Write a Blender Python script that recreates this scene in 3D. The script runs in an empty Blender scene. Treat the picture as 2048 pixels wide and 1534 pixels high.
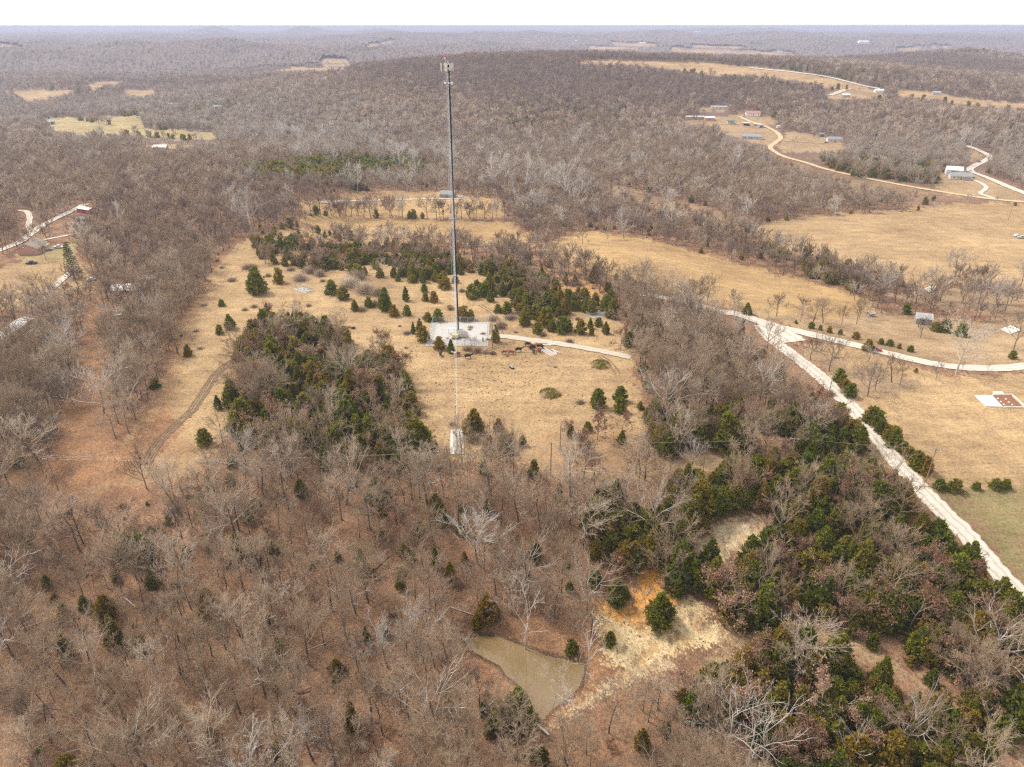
import bpy, math, random
import numpy as np

# ------------------------------------------------------------------ camera
F_PX, CX, CY, PW, PH = 1420.0, 1024.0, 767.0, 2048.0, 1534.0
CAM_Z = 110.0
HAZE_DENSITY = 1.4e-4
PITCH = math.atan((CY - 51.0) / F_PX)          # looking down from the horizon
SC = bpy.context.scene
COL = SC.collection
cam_d = bpy.data.cameras.new("camera")
cam = bpy.data.objects.new("camera", cam_d)
COL.objects.link(cam)
cam.location = (0, 0, CAM_Z)
cam.rotation_euler = (math.pi / 2 - PITCH, 0, 0)
cam_d.sensor_fit = 'HORIZONTAL'
cam_d.sensor_width = 36.0
cam_d.lens = 36.0 * F_PX / PW
cam_d.clip_start = 1.0
cam_d.clip_end = 90000.0
SC.camera = cam

# ------------------------------------------------------------------ sky, sun, exposure
SUN_EL, SUN_AZ = math.radians(52), math.radians(-60)   # azimuth from +Y, clockwise positive
world = bpy.data.worlds.new("World")
SC.world = world
world.use_nodes = True
wn, wl = world.node_tree.nodes, world.node_tree.links
wn.clear()
w_out = wn.new("ShaderNodeOutputWorld")
w_bg = wn.new("ShaderNodeBackground")
w_sky = wn.new("ShaderNodeTexSky")
w_sky.sky_type = 'NISHITA'
w_sky.sun_disc = False
w_sky.sun_elevation = SUN_EL
w_sky.sun_rotation = SUN_AZ
w_sky.altitude = 300
w_sky.air_density = 1.0
w_sky.dust_density = 1.0
w_sky.ozone_density = 1.0
w_hsv = wn.new("ShaderNodeHueSaturation")       # thin overcast: the blue is veiled
w_hsv.inputs["Saturation"].default_value = 0.03
w_bg.inputs["Strength"].default_value = 0.12
wl.new(w_sky.outputs[0], w_hsv.inputs["Color"])
wl.new(w_hsv.outputs[0], w_bg.inputs["Color"])
wl.new(w_bg.outputs[0], w_out.inputs["Surface"])
sun_d = bpy.data.lights.new("sun", 'SUN')
sun_d.energy = 1.5
sun_d.angle = math.radians(11)
sun_d.color = (1.0, 0.945, 0.86)
sun = bpy.data.objects.new("sun", sun_d)
COL.objects.link(sun)
_sd = (math.sin(SUN_AZ) * math.cos(SUN_EL), math.cos(SUN_AZ) * math.cos(SUN_EL), math.sin(SUN_EL))
from mathutils import Vector, Matrix
sun.rotation_euler = Vector(_sd).to_track_quat('Z', 'Y').to_euler()
sun.location = (0, 0, 400)
vs = SC.view_settings
vs.view_transform = 'Standard'
vs.look = 'None'
vs.gamma = 1.0
vs.use_curve_mapping = False
vs.exposure = 1.34
cy = SC.cycles
cy.max_bounces = 4
cy.diffuse_bounces = 2
cy.glossy_bounces = 2
cy.transmission_bounces = 2
cy.volume_bounces = 2
cy.transparent_max_bounces = 6
cy.use_denoising = False
cy.use_light_tree = False
cy.use_adaptive_sampling = True
cy.adaptive_threshold = 0.022
cy.adaptive_min_samples = 24
cy.caustics_reflective = False
cy.caustics_refractive = False
cy.sample_clamp_indirect = 4.0
cy.pixel_filter_type = 'BLACKMAN_HARRIS'
cy.filter_width = 1.3

# ------------------------------------------------------------------ terrain function
cp, sp = math.cos(PITCH), math.sin(PITCH)
RNG = np.random.default_rng(7)
R_EARTH = 6371000.0

def sst(t):
    t = np.clip(t, 0, 1)
    return t * t * (3 - 2 * t)

def gau(x, y, cx, cy_, sx, sy):
    return np.exp(-(((x - cx) / sx) ** 2 + ((y - cy_) / sy) ** 2))

_WR = np.random.default_rng(21)
_waves = []
for lam, amp, n in ((2600, 1.0, 5), (1100, .8, 6), (480, .5, 6), (190, .22, 6)):
    for _ in range(n):
        a = _WR.uniform(0, math.pi)
        l = lam * _WR.uniform(.75, 1.3)
        _waves.append((2 * math.pi / l * math.cos(a), 2 * math.pi / l * math.sin(a), _WR.uniform(0, 6.28), amp / math.sqrt(n)))

def roll(x, y):
    s = np.zeros_like(x)
    for kx, ky, ph, a in _waves:
        s += a * np.sin(kx * x + ky * y + ph)
    return s

def pix_plane(px, py, z):
    """ground point on the level z seen at photo pixel (px, py)"""
    u, v = (px - CX) / F_PX, (CY - py) / F_PX
    dy, dz = cp + v * sp, -sp + v * cp
    t = (z - CAM_Z) / dz
    return np.stack([u * t, dy * t], -1)

POND_Z = -13.0
POND_PX = np.array([(925, 1279), (960, 1271), (1000, 1273), (1040, 1289), (1075, 1303), (1090, 1310), (1130, 1318), (1170, 1330), (1168, 1352), (1160, 1375),
                    (1135, 1398), (1105, 1420), (1085, 1442), (1072, 1428), (1060, 1400), (1040, 1372), (1012, 1352), (1000, 1333), (972, 1318), (940, 1300)], float)
POND_W = pix_plane(POND_PX[:, 0], POND_PX[:, 1], POND_Z)

def inside(poly, x, y):
    poly = np.asarray(poly, float)
    res = np.zeros(x.shape, bool)
    bx0, by0 = poly.min(0)
    bx1, by1 = poly.max(0)
    m = (x >= bx0) & (x <= bx1) & (y >= by0) & (y <= by1)
    if not m.any():
        return res
    xs, ys = x[m], y[m]
    r = np.zeros(xs.shape, bool)
    n = len(poly)
    for i in range(n):
        x0, y0 = poly[i]
        x1, y1 = poly[(i + 1) % n]
        if y0 == y1:
            continue
        c = ((y0 > ys) != (y1 > ys)) & (xs < (x1 - x0) * (ys - y0) / (y1 - y0) + x0)
        r ^= c
    res[m] = r
    return res

def dist_poly(poly, x, y, closed=True):
    poly = np.asarray(poly, float)
    d = np.full(x.shape, 1e9)
    n = len(poly)
    for i in range(n if closed else n - 1):
        a, b = poly[i], poly[(i + 1) % n]
        ab = b - a
        t = np.clip(((x - a[0]) * ab[0] + (y - a[1]) * ab[1]) / max(ab @ ab, 1e-9), 0, 1)
        d = np.minimum(d, np.hypot(x - a[0] - t * ab[0], y - a[1] - t * ab[1]))
    return d

def terrain(x, y):
    x = np.asarray(x, float); y = np.asarray(y, float)
    shp = np.broadcast(x, y).shape
    x = np.array(np.broadcast_to(x, shp), float, ndmin=1); y = np.array(np.broadcast_to(y, shp), float, ndmin=1)
    d = np.hypot(x, y)
    rr = sst((x - 60) / 120)
    ll = sst((-x - 90) / 130)
    z = -14 * sst((185 - y) / 95) * (1 - .25 * ll - .35 * sst((x - 40) / 60))
    y0 = 320 - 120 * rr + 260 * ll
    z = z - (18 - 4 * rr) * sst((y - y0) / (190 + 200 * ll))
    z = z + 72 * gau(x, y, -60, 1650, 500, 400)
    z = z - 20 * gau(x, y, -300, 2800, 1100, 600)
    z = z - 32 * gau(x, y, -800, 1400, 420, 480)
    z = z + 36 * gau(x, y, 760, 1420, 520, 560)
    z = z + 30 * gau(x, y, 1050, 2300, 700, 500)
    z = z - 30 * gau(x, y, 2600, 4200, 1700, 900)
    z = z + 52 * gau(x, y, -1900, 3500, 1700, 620)
    z = z + 30 * gau(x, y, 300, 6500, 3000, 1200)
    z = z + 95 * gau(x, y, -3950, 10500, 300, 500) + 85 * gau(x, y, -2750, 10500, 330, 500)
    z = z + 60 * gau(x, y, 2900, 11500, 1300, 900) + 70 * gau(x, y, -1750, 10500, 350, 400)
    far = sst((d - 1200) / 2600)
    z = z + 22 * sst((d - 3600) / 3000) + roll(x, y) * (.5 + 5.2 * sst((d - 320) / 700) + 9.5 * far)
    z = z - d * d / (2 * R_EARTH)
    # pond basin
    m = (np.abs(x - POND_W[:, 0].mean()) < 45) & (np.abs(y - POND_W[:, 1].mean()) < 45)
    if m.any():
        xs, ys = x[m], y[m]
        ins = inside(POND_W, xs, ys)
        dd = dist_poly(POND_W, xs, ys)
        zi = POND_Z - 1.0 * sst(dd / 4)
        t = sst(dd / 14)
        zo = np.maximum((POND_Z + .12 + .10 * dd) * (1 - t) + z[m] * t, POND_Z + .1)
        z[m] = np.where(ins, zi, zo)
    return z.reshape(shp)

def project(x, y, z):
    dz = z - CAM_Z
    depth = y * cp - dz * sp
    up = y * sp + dz * cp
    depth = np.where(np.abs(depth) < 1e-3, 1e-3, depth)
    return CX + F_PX * x / depth, CY - F_PX * up / depth, depth

_TS = np.geomspace(60, 60000, 260)

def ground_at(px, py):
    """terrain points under photo pixels (arrays)"""
    px = np.atleast_1d(np.asarray(px, float)); py = np.atleast_1d(np.asarray(py, float))
    u, v = (px - CX) / F_PX, (CY - py) / F_PX
    D = np.stack([u, cp + v * sp, -sp + v * cp], -1)
    n = len(px)
    lo = np.full(n, _TS[0]); hi = np.full(n, _TS[-1])
    T = np.broadcast_to(_TS, (n, len(_TS)))
    for it in range(3):
        P = D[:, None] * T[..., None]
        h = P[..., 2] + CAM_Z - terrain(P[..., 0], P[..., 1]) < 0
        k = np.where(h.any(1), h.argmax(1), T.shape[1] - 1)
        r = np.arange(n)
        lo, hi = T[r, np.maximum(k - 1, 0)], T[r, k]
        T = lo[:, None] + (hi - lo)[:, None] * np.linspace(0, 1, 25)[None]
    q = D * hi[:, None]
    return np.stack([q[:, 0], q[:, 1], terrain(q[:, 0], q[:, 1])], -1)

def G(px, py):
    return ground_at([px], [py])[0]

def mpp(p):
    """metres across one photo pixel at point p"""
    return float(project(p[0], p[1], p[2])[2]) / F_PX

# ------------------------------------------------------------------ mesh helpers
def link_obj(name, data, parent=None):
    o = bpy.data.objects.new(name, data)
    COL.objects.link(o)
    if parent is not None:
        o.parent = parent
    return o

def mesh_arrays(name, V, polys, mats=(), midx=None, smooth=False):
    """polys: list of (n,k) integer arrays"""
    me = bpy.data.meshes.new(name)
    V = np.asarray(V, np.float32)
    me.vertices.add(len(V))
    me.vertices.foreach_set("co", V.ravel())
    loops = np.concatenate([np.asarray(p, np.int32).ravel() for p in polys])
    sizes = np.concatenate([np.full(len(p), np.asarray(p).shape[1], np.int32) for p in polys])
    starts = np.concatenate([[0], np.cumsum(sizes)[:-1]]).astype(np.int32)
    me.loops.add(len(loops))
    me.loops.foreach_set("vertex_index", loops)
    me.polygons.add(len(sizes))
    me.polygons.foreach_set("loop_start", starts)
    if midx is not None:
        me.polygons.foreach_set("material_index", np.asarray(midx, np.int32))
    if smooth:
        me.polygons.foreach_set("use_smooth", np.ones(len(sizes), bool))
    me.update(calc_edges=True)
    for m in mats:
        me.materials.append(m)
    return me

def tag(o, label=None, cat=None, group=None, kind=None):
    if label: o["label"] = label
    if cat: o["category"] = cat
    if group: o["group"] = group
    if kind: o["kind"] = kind
    return o

def thing(name, label, cat, loc=(0, 0, 0), rz=0.0, group=None):
    o = link_obj(name, None)
    o.empty_display_size = .5
    o.location = tuple(float(c) for c in loc)
    o.rotation_euler = (0, 0, rz)
    return tag(o, label, cat, group)

class MB:
    """collects boxes, tubes and prisms into one mesh"""
    def __init__(s):
        s.v = []; s.f = []
    def add(s, vs_, fs):
        b = len(s.v)
        s.v += [tuple(map(float, q)) for q in vs_]
        s.f += [tuple(b + i for i in f) for f in fs]
        return s
    def box(s, c, d, rz=0.0, taper=1.0):
        x, y, z = d[0] / 2, d[1] / 2, d[2] / 2
        ca, sa = math.cos(rz), math.sin(rz)
        q = []
        for k in (-1, 1):
            t = taper if k > 0 else 1
            for i, j in ((-1, -1), (1, -1), (1, 1), (-1, 1)):
                X, Y = i * x * t, j * y * t
                q.append((c[0] + X * ca - Y * sa, c[1] + X * sa + Y * ca, c[2] + k * z))
        return s.add(q, [(3, 2, 1, 0), (4, 5, 6, 7), (0, 1, 5, 4), (1, 2, 6, 5), (2, 3, 7, 6), (3, 0, 4, 7)])
    def tube(s, a, b, r0, r1=None, n=6, cap=True):
        r1 = r0 if r1 is None else r1
        a, b = Vector(a), Vector(b)
        d = (b - a).normalized()
        u = d.orthogonal().normalized()
        w = d.cross(u)
        q = []
        for p, r in ((a, r0), (b, r1)):
            for i in range(n):
                t = 2 * math.pi * i / n
                q.append(p + (u * math.cos(t) + w * math.sin(t)) * r)
        fs = [(i, (i + 1) % n, n + (i + 1) % n, n + i) for i in range(n)]
        if cap:
            fs += [tuple(range(n - 1, -1, -1)), tuple(range(n, 2 * n))]
        return s.add(q, fs)
    def path(s, pts, r, n=4):
        for a, b in zip(pts[:-1], pts[1:]):
            s.tube(a, b, r, n=n, cap=False)
        return s
    def prism(s, pts, z0, z1):
        n = len(pts)
        q = [(p[0], p[1], z0) for p in pts] + [(p[0], p[1], z1) for p in pts]
        return s.add(q, [(i, (i + 1) % n, n + (i + 1) % n, n + i) for i in range(n)] + [tuple(range(n - 1, -1, -1)), tuple(range(n, 2 * n))])
    def extr(s, prof, y0, y1):
        """profile in x,z extruded along y"""
        n = len(prof)
        q = [(p[0], y0, p[1]) for p in prof] + [(p[0], y1, p[1]) for p in prof]
        return s.add(q, [(i, n + i, n + (i + 1) % n, (i + 1) % n) for i in range(n)] + [tuple(range(n)), tuple(range(2 * n - 1, n - 1, -1))])
    def lathe(s, prof, c=(0, 0, 0), n=12):
        """profile of (r,z) turned round the z axis"""
        q = []
        for r, z in prof:
            for i in range(n):
                t = 2 * math.pi * i / n
                q.append((c[0] + r * math.cos(t), c[1] + r * math.sin(t), c[2] + z))
        fs = []
        for k in range(len(prof) - 1):
            for i in range(n):
                j = (i + 1) % n
                fs.append((k * n + i, k * n + j, (k + 1) * n + j, (k + 1) * n + i))
        fs.append(tuple(range(n - 1, -1, -1)))
        fs.append(tuple(range((len(prof) - 1) * n, len(prof) * n)))
        return s.add(q, fs)
    def mesh(s, name, mat, smooth=False):
        me = bpy.data.meshes.new(name)
        me.from_pydata(s.v, [], s.f)
        if mat: me.materials.append(mat)
        if smooth:
            me.polygons.foreach_set("use_smooth", np.ones(len(me.polygons), bool))
        me.update()
        return me
    def build(s, name, mat, parent=None, smooth=False):
        return link_obj(name, s.mesh(name, mat, smooth), parent)

# ------------------------------------------------------------------ materials
def new_mat(name):
    m = bpy.data.materials.new(name)
    m.use_nodes = True
    nt = m.node_tree
    return m, nt.nodes, nt.links, nt.nodes["Principled BSDF"]

def noise(n, l, vec, scale, detail=3.0, rough=.6, dist=0.0):
    t = n.new("ShaderNodeTexNoise")
    t.inputs["Scale"].default_value = scale
    t.inputs["Detail"].default_value = detail
    t.inputs["Roughness"].default_value = rough
    t.inputs["Distortion"].default_value = dist
    if vec is not None: l.new(vec, t.inputs["Vector"])
    return t.outputs["Fac"]

def ramp(n, l, fac, stops):
    r = n.new("ShaderNodeValToRGB")
    e = r.color_ramp.elements
    while len(e) < len(stops): e.new(.5)
    for k, (p, c) in enumerate(stops):
        e[k].position = p
        e[k].color = (c[0], c[1], c[2], 1) if hasattr(c, "__len__") else (c, c, c, 1)
    l.new(fac, r.inputs[0])
    return r.outputs[0]

def mix(n, l, fac, a, b, mode='MIX'):
    m = n.new("ShaderNodeMix")
    m.data_type = 'RGBA'
    m.blend_type = mode
    m.clamp_factor = True
    for s, i in ((fac, 0), (a, 6), (b, 7)):
        if isinstance(s, (int, float)): m.inputs[i].default_value = s
        elif isinstance(s, tuple): m.inputs[i].default_value = (s[0], s[1], s[2], 1)
        else: l.new(s, m.inputs[i])
    return m.outputs[2]

def bump(n, l, h, bs, strength=.5, dist=.1):
    b = n.new("ShaderNodeBump")
    b.inputs["Strength"].default_value = strength
    b.inputs["Distance"].default_value = dist
    l.new(h, b.inputs["Height"])
    l.new(b.outputs[0], bs.inputs["Normal"])

def simple(name, col, rough=.7, var=.12, scale=2.0, metal=0.0, spec=.3):
    """one colour with some grain and wear"""
    m, n, l, bs = new_mat(name)
    tc = n.new("ShaderNodeTexCoord")
    a = noise(n, l, tc.outputs["Object"], scale, 4, .65)
    dark = tuple(c * (1 - var * 1.6) for c in col)
    lite = tuple(min(1, c * (1 + var)) for c in col)
    l.new(ramp(n, l, a, [(.25, dark), (.75, lite)]), bs.inputs["Base Color"])
    bs.inputs["Roughness"].default_value = rough
    bs.inputs["Metallic"].default_value = metal
    bs.inputs["Specular IOR Level"].default_value = spec
    return m
# ------------------------------------------------------------------ what covers the ground, traced on the photo and laid on the terrain
GOLD = (.455, .315, .170); GOLD2 = (.46, .305, .140); TAN = (.40, .285, .17); LITTER = (.285, .17, .105); LITTER2 = (.34, .195, .11)
GREEN = (.25, .215, .10); GREENF = (.42, .35, .17); CLAY = (.76, .60, .35); ORANGE = (.66, .32, .08); BROWNG = (.30, .205, .125); FLOOR_FAR = (.20, .14, .11)
DULLG = (.33, .235, .15); PALE = (.55, .44, .29)
ZONES = [  # colour, tree share, polygon
 ("pasture", GOLD, 0, [(440, 530), (490, 480), (560, 462), (640, 458), (800, 482), (950, 520), (1080, 545), (1210, 580), (1240, 640), (1262, 700), (1272, 760), (1290, 850), (1306, 930), (1200, 938), (1040, 915), (960, 925), (905, 915), (862, 925), (838, 890), (832, 800), (770, 728), (712, 735), (700, 690), (640, 672), (600, 660), (530, 655), (492, 690), (480, 760), (470, 830), (430, 900), (400, 950), (330, 965), (240, 975), (140, 985), (100, 960), (160, 905), (240, 905), (262, 860), (290, 820), (330, 770), (345, 720), (362, 660), (385, 600), (415, 560)]),
 ("easement", LITTER2, 0, [(85, 960), (112, 900), (150, 760), (168, 660), (184, 595), (206, 588), (208, 640), (198, 720), (176, 830), (170, 905), (240, 905), (262, 880), (300, 850), (330, 800), (360, 850), (330, 905), (250, 960), (130, 985)]),
 ("line strip", TAN, 0, [(1040, 915), (1200, 930), (1306, 918), (1450, 905), (1560, 915), (1660, 925), (1770, 915), (1790, 935), (1700, 950), (1560, 935), (1400, 945), (1290, 955), (1150, 960), (1050, 940)]),
 ("west yard", GOLD, 0, [(-200, 560), (0, 535), (60, 520), (100, 500), (150, 510), (178, 545), (195, 580), (120, 600), (60, 612), (0, 620), (-200, 640)]),
 ("house lawn", GREENF, 0, [(30, 505), (60, 512), (110, 490), (160, 480), (150, 515), (100, 520), (60, 525)]),
 ("far field", GOLD2, 0, [(555, 431), (640, 430), (860, 440), (1000, 440), (1028, 452), (1060, 470), (1080, 492), (1040, 492), (900, 484), (760, 474), (620, 450)]),
 ("house hill", GOLD2, 0, [(592, 404), (640, 396), (720, 386), (810, 379), (880, 384), (950, 394), (1010, 402), (1010, 434), (860, 436), (620, 428)]),
 ("gold field", GOLD2, 0, [(1078, 505), (1118, 478), (1180, 462), (1240, 468), (1320, 488), (1440, 515), (1560, 550), (1700, 587), (1752, 604), (1742, 628), (1660, 642), (1560, 622), (1480, 616), (1400, 600), (1300, 572), (1230, 556), (1150, 532)]),
 ("big field", GOLD, 0, [(1470, 455), (1560, 440), (1650, 428), (1800, 420), (1900, 408), (2300, 396), (2300, 585), (2048, 578), (1960, 560), (1880, 572), (1800, 560), (1740, 547), (1640, 520), (1560, 492)]),
 ("creek flat", DULLG, .05, [(1750, 590), (1820, 580), (1900, 575), (2000, 585), (2300, 600), (2300, 640), (2048, 640), (1950, 625), (1850, 610)]),
 ("upper verge", TAN, 0, [(1480, 622), (1560, 622), (1640, 642), (1745, 622), (1830, 640), (1950, 640), (2300, 650), (2300, 740), (1900, 738), (1760, 700), (1640, 672), (1560, 650)]),
 ("road field", GOLD, 0, [(1592, 690), (1640, 684), (1700, 694), (1800, 725), (1900, 752), (2300, 748), (2300, 1000), (2048, 970), (1865, 985), (1800, 915), (1740, 840), (1690, 785), (1640, 738)]),
 ("road verge", DULLG, 0, [(1592, 690), (1640, 700), (1720, 740), (1850, 760), (1790, 790), (1700, 790), (1650, 740)]),
 ("green field", GREEN, 0, [(1868, 985), (2048, 968), (2300, 960), (2300, 1300), (2060, 1190), (1970, 1075)]),
 ("clay bank", CLAY, 0, [(1190, 1222), (1215, 1215), (1250, 1240), (1330, 1205), (1380, 1190), (1405, 1215), (1440, 1250), (1500, 1270), (1440, 1292), (1390, 1292), (1340, 1312), (1300, 1335), (1230, 1335), (1195, 1300), (1203, 1260)]),
 ("ochre slide", ORANGE, 0, [(1262, 1150), (1285, 1132), (1318, 1140), (1326, 1178), (1372, 1192), (1345, 1215), (1302, 1212), (1300, 1268), (1262, 1258), (1240, 1240), (1195, 1225), (1195, 1203), (1235, 1205), (1280, 1225), (1272, 1185)]),
 ("clay path", PALE, 0, [(1330, 1312), (1350, 1330), (1300, 1350), (1230, 1382), (1160, 1420), (1100, 1455), (1075, 1470), (1060, 1455), (1110, 1425), (1180, 1380), (1240, 1345)]),
 ("pond bank", LITTER2, .5, [(920, 1262), (1000, 1240), (1060, 1235), (1150, 1262), (1205, 1300), (1230, 1335), (1200, 1370), (1110, 1440), (1060, 1470), (1040, 1440), (1000, 1400), (950, 1320)]),
 ("grass path", TAN, 0, [(1440, 1272), (1560, 1250), (1680, 1262), (1720, 1284), (1800, 1330), (1880, 1388), (1960, 1440), (2048, 1508), (2048, 1530), (1980, 1472), (1900, 1414), (1800, 1350), (1700, 1296), (1600, 1276), (1500, 1284), (1470, 1325), (1440, 1340), (1420, 1322), (1440, 1300)]),
 ("tan clearing", PALE, .1, [(1375, 1075), (1420, 1050), (1480, 1035), (1540, 1035), (1540, 1060), (1500, 1090), (1450, 1110), (1440, 1140), (1400, 1120)]),
 ("valley field", GOLD, 0, [(5, 181), (150, 181), (132, 188), (100, 197), (55, 203), (38, 190)]),
 ("valley field", GOLD, 0, [(175, 170), (205, 162), (245, 163), (256, 166), (215, 171), (185, 178)]),
 ("valley field", GOLD, 0, [(245, 180), (310, 180), (309, 190), (282, 196), (255, 190)]),
 ("meadow", GREENF, 0, [(75, 240), (130, 235), (280, 231), (286, 246), (292, 256), (380, 262), (432, 265), (432, 281), (300, 277), (270, 269), (180, 270), (112, 263), (98, 250)]),
 ("meadow", TAN, 0, [(270, 290), (330, 288), (400, 292), (395, 297), (300, 298)]),
 ("ridge field", GOLD, 0, [(0, 89), (42, 91), (20, 94), (0, 94)]),
 ("ridge field", GOLD, 0, [(540, 142), (580, 138), (586, 132), (615, 136), (690, 135), (690, 141), (600, 144)]),
 ("ridge field", GOLD, 0, [(645, 119), (690, 118), (697, 126), (640, 126)]),
 ("ridge field", GOLD, 0, [(648, 128), (702, 128), (702, 133), (648, 133)]),
 ("ridge field", GOLD, 0, [(725, 93), (790, 80), (790, 83), (740, 94)]),
 ("plateau field", GOLD, 0, [(1150, 126), (1175, 120), (1260, 122), (1380, 124), (1500, 133), (1600, 143), (1700, 165), (1742, 178), (1700, 179), (1640, 171), (1590, 161), (1500, 150), (1420, 150), (1330, 136), (1280, 130), (1200, 127)]),
 ("plateau field", GOLD, 0, [(1790, 179), (1850, 182), (1950, 199), (2200, 216), (2200, 232), (1960, 213), (1850, 198), (1790, 193)]),
 ("far strip", GOLD, 0, [(1175, 92), (1230, 94), (1282, 97), (1180, 99)]),
 ("far strip", GOLD, 0, [(1220, 85), (1310, 88), (1318, 93), (1240, 92)]),
 ("far strip", GOLD, 0, [(1340, 95), (1450, 100), (1592, 108), (1570, 112), (1450, 107), (1350, 105)]),
 ("far strip", GOLD, 0, [(1380, 91), (1480, 93), (1490, 96), (1390, 95)]),
 ("far strip", GOLD, 0, [(1795, 96), (1850, 94), (1832, 102), (1790, 101)]),
 ("far strip", GOLD, 0, [(1865, 91), (1900, 92), (1890, 97), (1860, 96)]),
 ("hamlet", TAN, .10, [(1455, 232), (1490, 225), (1540, 235), (1562, 246), (1535, 252), (1552, 264), (1562, 278), (1540, 297), (1520, 288), (1490, 281), (1440, 266), (1425, 251), (1370, 250), (1370, 240), (1420, 240)]),
 ("hamlet", TAN, .10, [(1395, 218), (1420, 212), (1460, 212), (1455, 222), (1400, 222)]),
 ("hamlet", TAN, .10, [(1568, 262), (1650, 273), (1690, 280), (1695, 300), (1620, 306), (1568, 302), (1555, 292), (1565, 278)]),
 ("hamlet", TAN, 0, [(1875, 345), (1900, 352), (1945, 348), (2048, 383), (2200, 410), (2200, 416), (2000, 402), (1900, 388), (1872, 372)]),
 ("hamlet", BROWNG, 0, [(1935, 294), (1972, 312), (1945, 326), (1938, 310)]),
 ("hamlet", TAN, 0, [(1640, 196), (1680, 180), (1760, 178), (1770, 196), (1700, 200)]),
 ("brown flat", BROWNG, .12, [(1200, 366), (1260, 376), (1330, 400), (1420, 420), (1490, 432), (1478, 447), (1380, 436), (1290, 411), (1210, 382)]),
 ("hill yard", BROWNG, .25, [(1580, 350), (1700, 355), (1820, 372), (1870, 380), (1860, 392), (1700, 378), (1600, 362)]),
]
ROADS = [  # name, label, half width, material key, photo points
 ("gravel_road", "wide pale gravel county road running up the right side past the cedar wood", 2.9, 'road', [(2130, 1300), (2048, 1203), (1981, 1127), (1930, 1067), (1884, 1022), (1827, 962), (1790, 922), (1766, 887), (1725, 839), (1683, 794), (1639, 753), (1601, 722), (1567, 697), (1538, 675), (1522, 652)]),
 ("gravel_road", "pale gravel branch road curving right from the junction to the photo edge", 2.9, 'road', [(1440, 624), (1480, 630), (1540, 650), (1600, 664), (1680, 683), (1760, 703), (1830, 720), (1900, 733), (1980, 737), (2048, 733), (2200, 715)]),
 ("gravel_road", "narrow gravel road seen between bare trees above the junction", 2.4, 'road', [(1280, 588), (1330, 596), (1400, 612), (1445, 625)]),
 ("gravel_apron", "wide pale gravel fan where the two county roads meet", 5.5, 'road', [(1528, 648), (1545, 657), (1565, 668), (1590, 684)]),
 ("driveway", "grey gravel access drive from the tower compound to the wood", 2.1, 'drive', [(972, 676), (1005, 673), (1060, 680), (1120, 688), (1190, 700), (1262, 715)]),
 ("dirt_road", "tan dirt road snaking down the far hillside to the big field", 3.0, 'dirt', [(1478, 233), (1500, 243), (1530, 253), (1552, 264), (1561, 276), (1550, 286), (1540, 294), (1548, 303), (1570, 314), (1610, 325), (1650, 338), (1700, 350), (1780, 366), (1860, 380), (1930, 391), (2000, 400), (2100, 408)]),
 ("gravel_road", "pale road bending through the far trees right of the white metal building", 3.2, 'road', [(1934, 292), (1955, 300), (1972, 308), (1980, 314), (1970, 322), (1952, 330), (1940, 338), (1944, 344), (1965, 352), (1990, 362), (2048, 386), (2200, 440)]),
 ("driveway", "curving white drive from the grey house to the dirt road", 1.8, 'road', [(1936, 355), (1960, 366), (1972, 374), (1968, 381), (1960, 387), (1975, 393), (1995, 399)]),
 ("gravel_road", "pale road through the trees beside the pink brick house", 2.6, 'road', [(-80, 530), (0, 501), (40, 484), (62, 468), (82, 453), (110, 438), (140, 424), (172, 408)]),
 ("driveway", "short gravel drive leading up from the road behind the brick house", 1.8, 'road', [(62, 464), (58, 448), (60, 436), (54, 424), (36, 421)]),
 ("driveway", "thin pale lane crossing the woods right of the brick house", 1.5, 'road', [(88, 480), (130, 472), (180, 464), (240, 458)]),
 ("driveway", "white gravel drive running along the hill to the weathered house", 1.9, 'road', [(638, 405), (700, 402), (780, 400), (860, 398), (930, 397)]),
 ("driveway", "short white drive beside the tall spruce", 1.9, 'road', [(95, 585), (115, 568), (132, 552), (142, 545)]),
 ("driveway", "faint drive to the grey house on the far hillside", 1.6, 'dirt', [(1563, 281), (1600, 284), (1650, 286)]),
 ("driveway", "faint pale drive to the trailer homes of the far hamlet", 1.8, 'dirt', [(1430, 249), (1470, 248), (1500, 245)]),
 ("gravel_road", "distant pale road along the plateau field", 4.0, 'road', [(1500, 136), (1600, 146), (1660, 155), (1720, 170), (1760, 178)]),
 ("gravel_road", "short straight length of grey road beyond the wooded hill", 4.5, 'drive', [(1660, 191), (1690, 180), (1700, 178)]),
 ("gravel_road", "distant pale track across the greenish valley meadow", 2.5, 'dirt', [(115, 255), (180, 252), (280, 249), (286, 249)]),
]
TRACKS = [  # two ruts each, drawn worn into the grass
 [(292, 930), (305, 900), (325, 875), (355, 848), (385, 820), (408, 785), (430, 750), (455, 728), (490, 708), (498, 700)],
 [(1200, 712), (1216, 722), (1225, 732), (1236, 748)],
 [(900, 716), (950, 706), (1000, 692), (1030, 684)],
 [(1002, 672), (1000, 650), (985, 625), (960, 610)],
]

for z in ZONES:
    pass
_OPEN = [(c, s, np.array(p, float)) for _, c, s, p in ZONES]

def jit(px, py, k=1.0):
    a = np.sin(px * .061 + py * .083) + np.sin(px * .17 - py * .23 + 1.3) * .7 + np.sin(px * .41 + py * .37 + 2.1) * .5
    b = np.sin(px * .071 - py * .19 + .4) + np.sin(px * .19 + py * .31 + 2.2) * .6
    s = np.clip((py - 60) / 500, .12, 1.2) * k
    return px + a * 6 * s, py + b * 3.0 * s

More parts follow.
